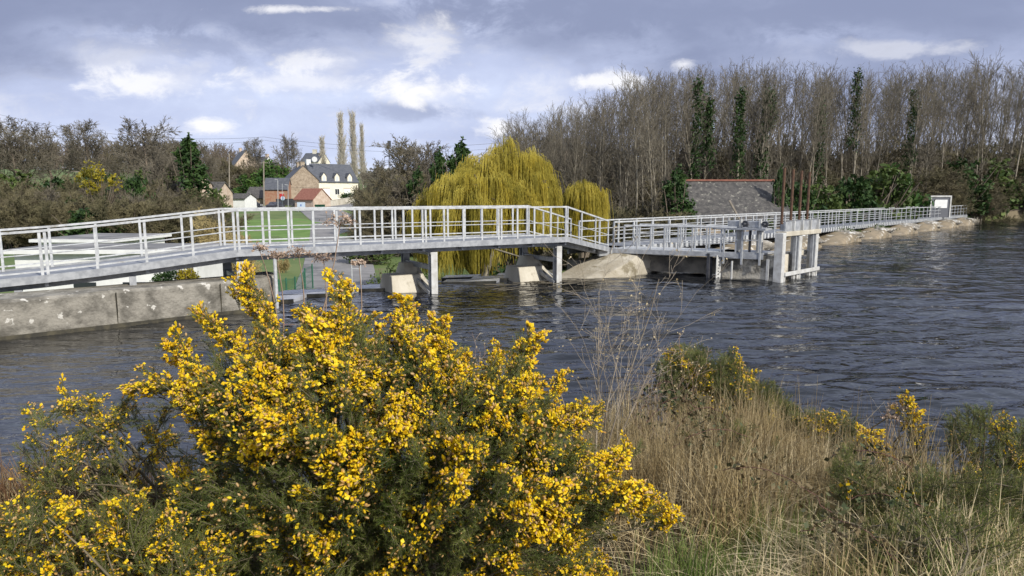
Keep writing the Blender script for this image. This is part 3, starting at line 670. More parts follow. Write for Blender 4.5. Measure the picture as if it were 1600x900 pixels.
m2 = MB(MK); m2.box(-.30, -.10, .45, 2.25, 1.70, 1.76); m2.box(-.10, .55, .60, 1.75, 1.70, 1.76); m2.build('gear_table', steel, sl_)
for b_ in (.82, 1.48):
    c = fr(.15, b_, 0); m2 = MB(); m2.tube((c.x, c.y, .935), (c.x, c.y, 1.70), .11, n=14); m2.build('gear_column', steel_w, sl_, smooth=False)
    m2 = MB(MK); m2.box(-.02, .24, b_-.02, b_+.36, 1.762, 2.0); m2.build('gear_box', steel, sl_, bevel=.02)
    m2 = MB(MK); m2.box(-.05, .02, b_-.10, b_-.03, 1.762, 2.06); m2.build('bracket', steel_w, sl_)
    c = fr(.0, b_-.24, 1.90); m2 = MB(); m2.tube(c, c+g*-.08, .11, n=12); m2.tube(c+Vector((.02,-.02,.0)), c+g*-.2, .04, n=8); m2.build('gear_wheel', darkst, sl_)
c = fr(.15, 1.15, 0); m2 = MB(); m2.tube((c.x, c.y, .935), (c.x, c.y, 1.70), .045, n=8); m2.build('gear_shaft', darkst, sl_)
# water level gauge, pipe and dark legs
c = fr(-.26, 2.0, 0); m2 = MB(); m2.beam((c.x, c.y, -.6), (c.x, c.y, .80), .19, .03, up=(.3, -.95, 0)); sg_ = m2.build('staff_gauge', steel_w, sl_)
m2 = MB()
for k in range(7): m2.beam((c.x-.05+(.03 if k % 2 else 0), c.y-.022, .02+k*.11), (c.x+.03, c.y-.016, .02+k*.11), .006, .028)
m2.build('gauge_mark', darkst, sg_)
c = fr(-.30, 2.22, 0); m2 = MB(); m2.beam((c.x-.12, c.y, -.8), (c.x-.12, c.y, .86), .09, .09); m2.beam((c.x+.0, c.y+.1, -.8), (c.x+.0, c.y+.1, .86), .09, .09); m2.build('dark_leg', darkst, sl_)
c = fr(-.22, 1.55, 0); m2 = MB(); m2.tube((c.x, c.y, -.7), (c.x, c.y, .62), .035); m2.build('drain_pipe', steel_w, sl_)

# information panel at the far right end
ip = at(1463, 325, 60.5); ip.z = 0
root = empty('information_panel', (ip.x, ip.y, .9), 'grey framed panel with a white sheet at the far right end of the long footbridge', 'sign')
m2 = MB(); m2.box(ip.x-.6, ip.x+1.3, ip.y, ip.y+.25, .9, 2.85); m2.build('cabinet', mat('grey_cabinet', (.10, .105, .12), rough=.6), root)
m2 = MB(); m2.box(ip.x-.62, ip.x-.50, ip.y-.06, ip.y-.003, .9, 2.88); m2.box(ip.x+1.18, ip.x+1.3, ip.y-.06, ip.y-.003, .9, 2.88); m2.box(ip.x-.5, ip.x+1.18, ip.y-.06, ip.y-.003, 2.74, 2.88); m2.build('frame', steel_w, root)
m2 = MB(); m2.box(ip.x-.2, ip.x+.95, ip.y-.03, ip.y-.003, 1.75, 2.5); m2.build('sheet', whitep, root)

# ------------------------------------------------------------ buildings
def frame(o, rot): c, s_ = math.cos(rot), math.sin(rot); return Matrix(((c, -s_, 0, o[0]), (s_, c, 0, o[1]), (0, 0, 1, o[2]), (0, 0, 0, 1)))
def house(name, o, rot, Lx, Wy, h, rh, wallm, roofm, label, cat='house', wins=(), doors=(), gwins=(), chim=(), chm=stone, over=.25, dormers=0, group=None, shed=False, ridge=None, framem=whitep):
    """front wall along local x at y=0 (facing -y), ridge along x. o = front-left corner."""
    M = frame(o, rot); root = empty(name, o, label, cat, group); yr = Wy/2 if not shed else Wy
    m2 = MB(M); z0 = -1.5
    m2.add([(0,0,z0),(Lx,0,z0),(Lx,Wy,z0),(0,Wy,z0),(0,0,h),(Lx,0,h),(Lx,Wy,h if not shed else h+rh),(0,Wy,h if not shed else h+rh),(0,yr,h+rh),(Lx,yr,h+rh)],
           [(0,1,5,4),(2,3,7,6),(1,2,6,9,5),(3,0,4,8,7),(0,3,2,1)] if not shed else [(0,1,5,4),(2,3,7,6),(1,2,6,5),(3,0,4,7),(0,3,2,1)])
    m2.build('wall', wallm, root)
    m2 = MB(M); t_ = .14; sl = rh/yr; ov = over
    def slab(ya, za, yb, zb):
        m2.add([(-.15,ya,za),(Lx+.15,ya,za),(Lx+.15,yb,zb),(-.15,yb,zb),(-.15,ya,za+t_),(Lx+.15,ya,za+t_),(Lx+.15,yb,zb+t_),(-.15,yb,zb+t_)],
               [(3,2,1,0),(4,5,6,7),(0,1,5,4),(1,2,6,5),(2,3,7,6),(3,0,4,7)])
    slab(-ov, h-ov*sl+.01, yr-.002, h+rh+.01)
    if not shed: slab(Wy+ov, h-ov*sl+.01, yr+.002, h+rh+.01)
    roof = m2.build('roof', roofm, root)
    if ridge: m2 = MB(M); m2.beam((-.15, yr, h+rh+t_+.03), (Lx+.15, yr, h+rh+t_+.03), .28, .12); m2.build('ridge_tiles', ridge, roof)
    for (cx, cyf, ch, cw, cm) in chim:
        m2 = MB(M); yy = Wy*cyf; zb = h+rh*(1-abs(cyf-.5)*2) if not shed else h; m2.box(cx-cw/2, cx+cw/2, yy-.4, yy+.4, zb-.5, zb+ch); m2.box(cx-cw/2-.06, cx+cw/2+.06, yy-.46, yy+.46, zb+ch+.002, zb+ch+.12); m2.build('chimney', cm, roof)
    for (x, z, w, hh_) in wins:
        m2 = MB(M); f = .07; m2.box(x-f, x+w+f, -.05, -.003, z-f, z); m2.box(x-f, x+w+f, -.05, -.003, z+hh_, z+hh_+f); m2.box(x-f, x, -.05, -.003, z, z+hh_); m2.box(x+w, x+w+f, -.05, -.003, z, z+hh_); m2.box(x+w/2-.03, x+w/2+.03, -.045, -.003, z, z+hh_)
        wf = m2.build('window', framem, root); m2 = MB(M); m2.box(x, x+w/2-.03, -.025, -.004, z, z+hh_); m2.box(x+w/2+.03, x+w, -.025, -.004, z, z+hh_); m2.build('pane', glass, wf)
    for (x, w, hh_, dmat) in doors:
        m2 = MB(M); m2.box(x, x+w, -.06, -.003, 0, hh_); dd = m2.build('door', dmat, root); m2 = MB(M); m2.box(x-.12, x+w+.12, -.09, -.062, hh_, hh_+.2); m2.build('lintel', stonep, dd)
    for (side, y, z, w, hh_) in gwins:
        xx = (-.05, -.003) if side == 0 else (Lx+.003, Lx+.05); m2 = MB(M); m2.box(xx[0], xx[1], y, y+w, z, z+hh_); m2.build('window', glass, root)
    for i in range(dormers):
        x = Lx*(i+.75)/(dormers+.42); w = 1.15; z0_, z1_ = h-.55, h+1.15
        m2 = MB(M); m2.add([(x-w/2,-.04,z0_),(x+w/2,-.04,z0_),(x+w/2,-.04,z1_),(x,-.04,z1_+.75),(x-w/2,-.04,z1_)]+[(x-w/2,1.6,z0_),(x+w/2,1.6,z0_),(x+w/2,1.6,z1_),(x,1.6,z1_+.75),(x-w/2,1.6,z1_)],
               [(0,1,2,3,4),(9,8,7,6,5),(0,4,9,5),(1,6,7,2)]); dm_ = m2.build('dormer', wallm, root)
        m2 = MB(M)
        for sgn in (-1, 1): m2.add([(x,-.18,z1_+.80),(x+sgn*(w/2+.14),-.18,z1_-.14),(x+sgn*(w/2+.14),2.2,z1_-.14),(x,2.4,z1_+.80),(x,-.18,z1_+.90),(x+sgn*(w/2+.14),-.18,z1_-.04),(x+sgn*(w/2+.14),2.2,z1_-.04),(x,2.4,z1_+.90)], [(0,1,2,3),(7,6,5,4),(0,4,5,1),(1,5,6,2),(3,2,6,7)])
        m2.build('dormer_roof', slate, dm_)
        m2 = MB(M); m2.box(x-.34, x+.34, -.075, -.043, z0_+.35, z1_+.05); m2.build('dormer_window', mat('window_blind', (.55, .58, .60), rough=.4), dm_)
    return root
def hz(u, v, Y): q = at(u, v, Y); return (q.x, q.y, q.z)
white_house = house('white_house', hz(492, 312, 150), R(41), 10.9, 8.0, 4.1, 4.0, cream, slate, 'cream rendered house with slate roof and three gabled dormers', dormers=3, wins=((5.0, 1.2, 1.0, 1.2),), doors=((2.1, 1.5, 2.5, whitep), (7.2, 1.6, 2.5, whitep)),
      chim=((.5, .5, .9, 1.0, whitep),))
# side wall of the house is bare stone
Mh = frame(hz(492, 312, 150), R(41)); m2 = MB(Mh); m2.add([(-.06,-.02,-1),(-.06,8.02,-1),(-.06,8.02,4.05),(-.06,4,7.95),(-.06,-.02,4.05),(-.004,-.02,-1),(-.004,8.02,-1),(-.004,8.02,4.05),(-.004,4,7.95),(-.004,-.02,4.05)], [(4,3,2,1,0),(5,6,7,8,9),(0,1,6,5),(1,2,7,6),(2,3,8,7),(3,4,9,8),(4,0,5,9)])
m2.build('gable_wall', stone, white_house); m2 = MB(Mh); m2.box(-.10, -.062, 2.6, 3.4, 4.3, 5.5); m2.build('gable_window', glass, white_house)
q = at(492, 249, 152); root = empty('satellite_dish', q-Vector((0, 0, .8)), 'round white satellite dish beside the chimney of the cream house', 'satellite dish')
m2 = MB(); m2.loft([[(q.x+r_*math.cos(a), q.y-.2+d_, q.z+r_*math.sin(a)) for a in np.linspace(0, 2*math.pi, 14, endpoint=False)] for r_, d_ in ((.1, .12), (.45, .06), (.62, -.05))]); m2.build('dish', whitep, root)
m2 = MB(); m2.tube((q.x, q.y, q.z-1.2), (q.x, q.y, q.z), .05); m2.build('bracket', steel, root)
# stone house with its gable towards us
house('stone_house', hz(443, 314, 146), R(-62), 7.4, 6.2, 4.4, 3.0, stone, slate, 'brown stone house with steep dark slate roof against the cream house', wins=(), gwins=(), chim=((2.2, .5, .8, 1.1, stone), (6.2, .5, .7, 1.3, stone)))
house('slate_outbuilding', hz(414, 317, 136), R(6), 4.6, 4.0, 2.85, 2.1, brick, slate, 'small red stone outbuilding with a slate roof beside the wooden pole', 'outbuilding', doors=((3.0, .8, 1.9, redp),), chim=())
house('lean_to_barn', hz(383, 320, 138), R(2), 4.4, 3.6, 1.4, 2.2, stone, slate_old, 'low stone lean-to barn half hidden by shrubs at the wooden pole', 'barn', shed=True)
house('red_roofed_shed', hz(461, 327, 128), R(-30), 5.0, 4.4, 1.95, 1.9, stonep, redtile, 'small stone shed with a rusty red tiled roof by the road', 'shed', chim=(), gwins=())
house('gabled_stone_house', hz(358, 278, 235), R(-55), 9, 8.2, 4.0, 5.2, stonep, slate, 'far grey stone house with high gable and chimney left of the wooden pole', chim=((.6, .5, 1.1, 1.4, stonep),))
house('white_gabled_house', hz(386, 274, 262), R(-30), 9, 6.5, 3.5, 3.6, whitep, slate, 'distant white gabled house behind the dark green laurels', chim=((8.2, .5, .9, 1.2, stonep),))
house('yellow_gabled_house', hz(470, 268, 250), R(-20), 8, 7, 3.6, 3.2, cream, slate, 'distant pale yellow house peeping over the stone house roof', chim=((4, .5, 1.3, 1.6, cream),))
house('pink_stone_cottage', hz(270, 318, 92), R(-48), 3.6, 4.2, 2.6, 2.4, stonep, slate_old, 'pink stone cottage hidden among the bare trees on the left', gwins=((0, 1.6, 1.0, .8, 1.0),))
house('ruined_barn', hz(306, 318, 96), R(-8), 3.4, 4, 1.5, 1.5, stonep, slate_old, 'low pale barn behind the conifer on the left', 'barn')
house('slate_hut', hz(345, 322, 118), R(-8), 4.6, 4, 1.3, .8, whitep, slate_old, 'small white hut with flat grey roof beside the parked car', 'hut')
house('beige_house', hz(846, 258, 150), R(-15), 8, 6, 3.4, 2.4, stonep, slate, 'beige house half hidden by the bare trees behind the willow')
# old mill building with big slate roof behind the dam
mill = house('slate_roofed_mill', (Xu(1072, 43), 43, -1.8), R(3), 7.0, 6.2, 3.0, 2.55, stone, slate_old, 'old stone mill with a broad mottled slate roof and red ridge tiles', 'mill', ridge=redtile)
q = at(1150, 332, 41.5); m2 = MB(); m2.beam(q+Vector((-.45, 0, .75)), q+Vector((.35, 0, -.6)), .12, .1)
tag(m2.build('leaning_board', wood, origin=q), 'pale board leaning against the slate roof of the mill', 'board')
# flat white buildings down behind the wall
def flat_building(name, x0, x1, Y, zb, zt, dep, rot, label, wins, cat='building'):
    M = frame((x0, Y, zb), rot); Lx = (x1-x0)/math.cos(rot); root = empty(name, (x0, Y, zb), label, cat)
    m2 = MB(M); m2.box(0, Lx, 0, dep, -.5, zt-zb); m2.build('wall', whitep, root)
    m2 = MB(M); m2.box(-.3, Lx+.3, -.3, dep+.3, zt-zb+.002, zt-zb+.16); m2.build('fascia', whitep, root); m2 = MB(M); m2.box(-.15, Lx+.15, -.1, dep+.1, zt-zb+.163, zt-zb+.20); m2.build('roof', mat('felt_roof', (.13, .13, .13), (.26, .25, .24), .5, rough=.9), root)
    for (x, z, w, h) in wins: m2 = MB(M); m2.box(x, x+w, -.04, -.003, z, z+h); m2.build('window', glass, root)
flat_building('flat_roofed_hall', Xu(20, 27), Xu(300, 27), 27, -2.2, .50, 3.0, R(2), 'long low white flat roofed hall down behind the concrete wall', ((4.3, .5, .9, 1.0), (2.3, .5, .9, 1.0)))
flat_building('flat_roofed_annexe', Xu(60, 36), Xu(178, 36), 36, -2.2, .35, 5, R(-3), 'small white annexe with little dark windows at the left edge behind the railing', ((.8, 1.5, .7, .5), (2.0, 1.5, .7, .5), (3.1, 1.5, .5, .5)))
# clipped hedge and golden shrub
leaf_bush('clipped_hedge', 1, [((0, 0, .6), (.50, .3, .42)), ((-.4, 0, .55), (.4, .3, .4)), ((.1, 0, .3), (.5, .3, .3))], 5200, .04, ivy, (Xu(265, 25.8), 25.8, -1.05), 'small dark green clipped hedge before the white hall', 'hedge', stem=False)
leaf_bush('golden_shrub', 2, [((0, 0, .6), (.36, .3, .5))], 3200, .045, forsy, (Xu(290, 25.8), 25.8, -1.0), 'small golden yellow shrub beside the clipped hedge', 'shrub')

# ------------------------------------------------------------ village furniture
gz = land
def pole(name, u, Y, vt, vb, r, m, label, cat, arm=None, grp=None):
    b_ = at(u, vb, Y); tt = at(u, vt, Y); root = empty(name, b_, label, cat, grp); m2 = MB(); m2.tube(b_-Vector((0,0,1.2)), tt, r, r*.75, n=8); m2.build('pole', m, root)
    if arm: arm(root, tt)
    return root
def cross_arm(root, tt): m2 = MB(); m2.beam(tt+Vector((-.8, 0, -.3)), tt+Vector((.8, 0, -.3)), .12, .12); m2.build('cross_arm', wood, root)
def lamp_head(root, tt): m2 = MB(); m2.beam(tt, tt+Vector((-.5, -.3, .08)), .16, .09); m2.build('lamp_head', steel, root)
def disc_sign(root, tt):
    m2 = MB(); p = tt-Vector((0,0,2.6)); m2.tube(p+Vector((0,-.09,0)), p+Vector((0,-.13,0)), .38, n=20); s1 = m2.build('sign_disc', bluep, root)
pole('utility_pole', 412, 132, 252, 322, .16, wood, 'tall grey wooden utility pole left of the slate outbuilding', 'utility pole', cross_arm)
pole('street_lamp', 434, 125, 281, 326, .07, steel_l, 'slim pale street lamp farthest left of three by the shed', 'street lamp', lamp_head, 'lamp posts by the shed')
pole('sign_post', 441, 120, 287, 333, .05, steel_l, 'thin grey post carrying a round blue and white road sign', 'road sign', disc_sign)
pole('street_lamp', 450, 118, 289, 334, .09, steel, 'thicker grey street lamp nearest the red roofed shed', 'street lamp', lamp_head, 'lamp posts by the shed')
pole('antenna_mast', 608, 300, 220, 262, .22, darkst, 'distant antenna mast rising over the bare trees', 'mast', lambda r_, tt: MB().box(tt.x-.7, tt.x+.7, tt.y-.5, tt.y+.5, tt.z-2.6, tt.z).build('antenna', darkst, r_))
pole('utility_pole', 358, 112, 240, 320, .12, wood, 'thin leaning wooden pole among the shrubs left of the laurels', 'utility pole')
def cable(name, P, label, r=.04):
    m2 = MB()
    for a, b_, sag in P:
        a = Vector(a); b_ = Vector(b_); pr = a
        for k in range(1, 17): f = k/16; q = a.lerp(b_, f)-Vector((0, 0, sag*4*f*(1-f))); m2.tube(pr, q, r, n=4); pr = q
    tag(m2.build(name, darkst, origin=P[0][0]), label, 'cable')
cable('power_line', [(at(-30, 172, 150), at(412, 214, 150), 2.5), (at(412, 214, 150), at(860, 214, 150), 2.2)], 'thin upper power line crossing the sky above the village', .035)
cable('power_line', [(at(-30, 183, 151), at(412, 219, 151), 3.0), (at(412, 219, 151), at(860, 222, 151), 2.4)], 'thin lower power line crossing the sky above the village', .03)
cable('telephone_wire', [(at(412, 254, 132), at(560, 252, 140), .8)], 'telephone wire between the wooden pole and the cream house', .022)
def car(u, v, Y, rot, label, paint):
    q = at(u, v, Y); M = frame(q, rot); root = empty('parked_car', q, label, 'car', 'cars parked in the village')
    prof = [(-2.05, .3), (-2.05, .75), (-1.9, .92), (-1.35, .98), (-.75, 1.42), (.85, 1.45), (1.55, 1.0), (2.0, .82), (2.08, .3)]; m2 = MB(M)
    m2.loft([[(x, y*(1 if z < 1. else .86), z) for x, z in prof] for y in (-.85, -.7, .7, .85)][::-1]); m2.build('body', paint, root, bevel=.04)
    m2 = MB(M); m2.add([(-1.15, -.80, 1.02), (-.72, -.72, 1.36), (.8, -.72, 1.38), (1.3, -.80, 1.02)], [(3,2,1,0)]); 
    for s_ in (-1, 1): m2.add([(-1.2, s_*.865, 1.0), (-.72, s_*.80, 1.37), (.82, s_*.80, 1.39), (1.35, s_*.865, 1.0)], [(0,1,2,3)])
    m2.build('side_window', glass, root)
    for x in (-1.3, 1.3):
        for s_ in (-1, 1): m2 = MB(M); m2.tube((x, s_*.66, .32), (x, s_*.88, .32), .32, n=14); wv = m2.build('wheel', rubber, root); m2 = MB(M); m2.tube((x, s_*.875, .32), (x, s_*.895, .32), .2, n=10); m2.build('rim', steel, wv)
    for s_ in (-1, 1): m2 = MB(M); m2.box(1.98, 2.1, s_*.6-.15, s_*.6+.15, .6, .74); m2.build('headlight', whitep, root)
car(391, 326, 124, R(8), 'dark blue car parked beside the white hut', carp)
car(431, 327, 128, R(80), 'dark car parked end on in front of the slate outbuilding', mat('car_grey', (.05, .05, .06), rough=.3))
for i, (u, lb) in enumerate(((497, 'left of two dark green wheelie bins by the shed'), (504, 'right of two dark green wheelie bins by the shed'))):
    q = at(u, 329, 126); root = empty('wheelie_bin', q, lb, 'bin', 'wheelie bins by the shed'); m2 = MB(); m2.loft([[(q.x-a, q.y-a, q.z+z), (q.x+a, q.y-a, q.z+z), (q.x+a, q.y+a, q.z+z), (q.x-a, q.y+a, q.z+z)] for a, z in ((.32, .1), (.40, 1.05))]); m2.build('body', greenbin, root)
    m2 = MB(); m2.box(q.x-.45, q.x+.45, q.y-.46, q.y+.44, q.z+1.055, q.z+1.14); m2.build('lid', greenbin, root)
    m2 = MB(); m2.tube((q.x-.36, q.y+.3, q.z+.12), (q.x+.36, q.y+.3, q.z+.12), .12, n=10); m2.build('wheel', rubber, root)
# blue notice board, green cover, boundary walls
q = at(471, 333, 117); root = empty('notice_board', q, 'pale blue notice board on two legs in front of the red roofed shed', 'notice board'); m2 = MB(); m2.box(q.x-.7, q.x+.7, q.y, q.y+.08, q.z+.5, q.z+1.9); m2.build('panel', bluep, root)
m2 = MB(); m2.box(q.x-.12, q.x+.06, q.y-.015, q.y-.003, q.z+1.2, q.z+1.55); m2.build('emblem', mat('blue_mark', (.05, .12, .4)), root)
for x in (-.6, .55): m2 = MB(); m2.box(q.x+x, q.x+x+.07, q.y+.083, q.y+.15, q.z-.4, q.z+1.9); m2.build('leg', steel, root)
def wall_line(name, p0, p1, h, t_, m, label, cat='wall'):
    p0 = Vector(p0); p1 = Vector(p1); m2 = MB(); m2.beam(p0+Vector((0,0,h/2-.4)), p1+Vector((0,0,h/2-.4)), t_, h+.8); m2.beam(p0+Vector((0,0,h+.035)), p1+Vector((0,0,h+.035)), t_+.08, .06)
    tag(m2.build(name, m, origin=p0), label, cat)
wall_line('garden_wall', at(513, 326, 131), at(560, 318, 143), 1.5, .35, conc_top, 'pale garden wall in front of the cream house')
wall_line('dark_fence', at(432, 326, 134), at(462, 326, 133), 1.9, .12, darkst, 'dark grey board fence left of the red roofed shed', 'fence')
q = at(548, 312, 144); leaf_bush('dark_hedge', 11, [((0, 0, .7), (2.6, .6, .75))], 3000, .14, ivy, tuple(q), 'low dark green hedge before the right end of the cream house', 'hedge', stem=False)
# green tennis-style fence below the bridge
root = empty('green_fence', (Xu(455, 30), 30, -2.2), 'green wire mesh fence with posts below the footbridge', 'fence')
fp = [(432, 28.5), (444, 29), (458, 29.5), (470, 31), (474, 33), (486, 35)]
fpv = [Vector((Xu(u, Y), Y, -2.2)) for u, Y in fp]
for p in fpv: m2 = MB(); m2.beam(p-Vector((0,0,.3)), p+Vector((0,0,1.45)), .05, .05); m2.build('post', green_p, root)
m2 = MB()
for p, q in zip(fpv[:-1], fpv[1:]):
    for k in range(4): z = .2+k*.38; m2.beam(p+Vector((0,0,z)), q+Vector((0,0,z)), .012, .012)
    for k in range(1, 7): c = p.lerp(q, k/7); m2.beam(c, c+Vector((0,0,1.4)), .01, .01)
m2.build('mesh_panel', green_p, root)
root = empty('steel_barrier', at(556, 436, 26), 'small grey steel barrier at the end of the path beside the weir', 'barrier')
p = at(550, 436, 26); 
for o_ in (0, .35): m2 = MB(); m2.tube(p+Vector((o_, 0, -.5)), p+Vector((o_, 0, .75)), .025); m2.build('post', steel_l, root)
m2 = MB(); m2.tube(p+Vector((0,0,.75)), p+Vector((.35,0,.75)), .025); m2.tube(p+Vector((0,0,.4)), p+Vector((.35,0,.4)), .02); m2.build('rail', steel_l, root)

# ------------------------------------------------------------ vegetation, far to near
rs = np.random.default_rng(77)
def place(proto, loc, sc, rz, label, cat, group, used=set()):
    o = proto if proto.name not in used else copy_tree(proto); used.add(proto.name)
    o.location = loc; o.scale = (sc, sc, sc) if np.isscalar(sc) else sc; o.rotation_euler = (0, 0, rz); tag(o, label, cat, group); return o
woodp = [(bare_tree('bare_tree', 100+i, 12.5, .10, P_wood if i % 2 else P_wood2, bark, twig, minr=.011, lean=.05), 12.9) for i in range(6)]
roundp = [(bare_tree('round_bare_tree', 200+i, 9.5, .22, P_round, barkd, twig if i else twigb, minr=.021, lean=.05), 11.5) for i in range(3)]
poplp = bare_tree('poplar_tree', 300, 18, .25, P_poplar, twigp, twigp, minr=.028)
thp = []
for i in range(3):
    rng = np.random.default_rng(400+i); out = ([], []); root = empty('bare_thicket', (0,0,0))
    for k in range(9): a = k*.7; grow(rng, (.35*math.cos(a), .35*math.sin(a), -.2), (.55*math.cos(a)*rng.uniform(.2, 1.3), .55*math.sin(a)*rng.uniform(.2, 1.3), 1), 3.4*rng.uniform(.7, 1.1), .05, 0, P_thick[:4]+[P_thick[4]], out)
    out1 = [(*s[:3], max(s[3], .011), *s[4:7], max(s[7], .009)) for s in out[1]]
    segobj('stem', out[0], barkd, root, n=4); segobj('twigs', out1, (twigb, twig, twigo)[i], root); thp.append(root)
# yellow-twig variant shares the shape
tyel = copy_tree(thp[1]); tyel.name = 'yellow_thicket'
for ch in tyel.children:
    ch.data = ch.data.copy(); ch.data.materials.clear(); ch.data.materials.append(twigy)
def leafproto(name, seed, m, n=2600, size=.13, lobes=None):
    o = leaf_bush(name, seed, lobes or [((0, 0, 1.1), (1.1, 1.1, 1.1)), ((.7, .2, .8), (.8, .8, .8)), ((-.6, -.3, .9), (.8, .8, .9)), ((0, .3, 1.9), (.7, .7, .8))], n, size, m, (0,0,0)); return o
bushp = [leafproto('leafy_bush', 500+i, (ivy, ivyb, everg)[i]) for i in range(3)]
towerp = leafproto('ivy_column', 510, ivy, 4200, .13, [((0, 0, 1.2), (.9, .9, 1.3)), ((.2, 0, 3.0), (.8, .8, 1.2)), ((-.1, .1, 4.4), (.65, .65, 1.0)), ((.0, 0, 5.3), (.35, .35, .6))])

def ztop(o): return max(max(v[2] for v in ch.bound_box) for ch in o.children)
PH = {}
for pr in [p for p, _ in woodp]+[p for p, _ in roundp]+thp+bushp+[towerp, poplp, tyel]: PH[pr.name] = ztop(pr)
# --- right wood
TU = [780, 805, 850, 900, 950, 1000, 1050, 1100, 1150, 1200, 1250, 1300, 1350, 1400, 1467, 1620]
TV = [215, 178, 160, 156, 138, 112, 108, 103, 96, 100, 104, 106, 110, 104, 98, 92]
def Yfront(u):
    return float(np.interp(u, [780, 900, 1040, 1060, 1230, 1300, 1467, 1620], [47, 45, 44, 53, 55, 57, 69, 84]))
nt_ = 0
for row in range(5):
    u = 800+rs.uniform(0, 20)
    while u < 1640:
        Y = Yfront(u)+row*6.5+(8 if row == 4 else 0)+rs.uniform(-1.5, 3.5); zt = Zv(np.interp(u, TU, TV)+rs.uniform(-6, 16)+row*3, Y); zb = land(Xu(u, Y), Y)
        pr, ph = woodp[rs.integers(6)]; sc = (zt-zb)/PH[pr.name]*(1 if row else rs.uniform(.86, 1.03))
        place(pr, (Xu(u, Y), Y, zb), (sc*rs.uniform(.75, 1.0),)*2+(sc,), rs.uniform(0, 6.28), 'tall slender bare tree in the wood behind the long footbridge', 'tree', 'bare trees of the wood on the right'); nt_ += 1
        u += rs.uniform(9, 27)*(1+.12*row)*(.8 if u < 1060 else 1)
# ivy clad trunks
def ivy_tree(u, vt, vi0, vi1, Y, seed, label, rad=.42):
    zb = land(Xu(u, Y), Y); zt = Zv(vt, Y); x = Xu(u, Y); o = bare_tree('ivy_clad_tree', seed, (zt-zb), .15, P_wood2, bark, twig, minr=.012); k_ = (zt-zb)/max(max(v[2] for v in ch.bound_box) for ch in o.children); o.location = (x, Y, zb)
    for ch in o.children: ch.scale = (k_, k_, k_); tag(o, label, 'tree', 'ivy clad trees of the wood')
    rng = np.random.default_rng(seed); z0, z1 = Zv(vi1, Y), Zv(vi0, Y); n = 1500; k = n//12; zc = rng.uniform(z0, z1, k); f = (zc-z0)/(z1-z0); r_ = rad*(1.25-.75*f)*rng.uniform(.3, 1.15, k); a = rng.uniform(0, 6.28, k)
    c = np.stack([r_*np.cos(a), r_*np.sin(a), zc-zb], 1); c = (c[:, None, :]+rng.normal(size=(k, 12, 3))*[.14, .14, .25]).reshape(-1, 3)+np.array([x, Y, zb]); V, F = leaves(rng, c, n, .12); arrmesh('ivy', V, F, ivy, o)
for i, (u, vt, a, b_, lb) in enumerate(((1082, 118, 130, 300, 'ivy clad tree above the left end of the mill roof'), (1098, 130, 160, 260, 'thin ivy clad tree close above the mill roof'), (1148, 100, 150, 290, 'dark forked ivy clad tree above the middle of the mill roof'), (1184, 120, 150, 320, 'thick dark ivy clad tree above the right part of the mill roof'), (1192, 135, 152, 200, 'tree with bright ivy near its top above the mill chimney'), (1270, 130, 165, 300, 'ivy clad tree directly above the rusty rods'), (1322, 108, 120, 230, 'tall ivy clad tree right of the rusty rods'), (1410, 110, 150, 260, 'ivy clad tree near the right end of the wood'))):
    ivy_tree(u, vt, a, b_, 51+i*.6 if u < 1240 else 57+(u-1260)*.05, 600+i, lb)
# undergrowth
k = 0
for row in range(5):
    u = 835
    while u < 1640:
        Y = Yfront(u)-1.5+row*4.5; 
        if 1050 < u < 1225 and row == 0: u += 30; continue
        pr = thp[rs.integers(3)]; h = rs.uniform(3.0, 5.0)+row*1.35; z = land(Xu(u, Y), Y)
        place(pr, (Xu(u, Y), Y, z-.1), (h/PH[pr.name]*1.2, h/PH[pr.name]*1.2, h/PH[pr.name]), rs.uniform(0, 6.28), 'bare brown thicket at the foot of the wood behind the long footbridge', 'shrub', 'thickets at the foot of the wood'); u += rs.uniform(24, 44)
for i, (u, Y, w, h, m, lb) in enumerate(((1250, 52, 1.6, 2.0, 0, 'dark ivy bush directly behind the rusty rods'), (1285, 53, 1.9, 1.9, 1, 'dull green bush right of the rusty rods'), (1325, 55, 2.1, 2.1, 0, 'dark green bush behind the second concrete hump'), (1365, 57, 2.4, 2.3, 1, 'olive bush in the middle of the shore hedge'),
        (1380, 62, 2.2, 2.3, 2, 'brightest green bush of the shore hedge'), (1402, 66, 1.7, 2.3, 1, 'olive bush left of the information panel'), (1492, 74, 2.4, 2.4, 0, 'dark bush behind the information panel'), (1530, 78, 3, 2.5, 1, 'large olive bush past the right end of the footbridge'), (1590, 86, 3, 2.6, 0, 'dark bush at the far right edge of the shore'),
        (975, 45, 1.3, 1.4, 0, 'dark ivy bush in the thickets right of the small willow'), (1010, 44, 1.0, 1.0, 1, 'small green bush in the thickets left of the ivy column'), (1110, 50, 1.6, 1.5, 0, 'dark bush behind the mill roof on its left'), (1160, 50, 1.6, 1.5, 0, 'dark bush behind the middle of the mill roof'), (1200, 51, 1.6, 1.7, 0, 'dark bush behind the mill chimney'))):
    pr = bushp[m]; z = land(Xu(u, Y), Y); place(pr, (Xu(u, Y), Y, z), (w, w, h), i*1.3, lb, 'bush', 'leafy bushes along the right shore')
place(towerp, (Xu(1056, 42.5), 42.5, -1.9), (1.25, 1.1, 1.12), 0, 'dense dark ivy column at the left gable of the mill', 'ivy', None)
o = copy_tree(towerp); o.location = (Xu(1214, 44.5), 44.5, -1.9); o.scale = (.62, .5, 1.14); tag(o, 'ivy climbing the chimney at the right gable of the mill', 'ivy')
o = copy_tree(bushp[1]); o.location = (Xu(1145, 41.5), 41.5, -.8); o.scale = (.5, .5, .8); tag(o, 'small green bush at the eaves of the mill roof', 'bush')
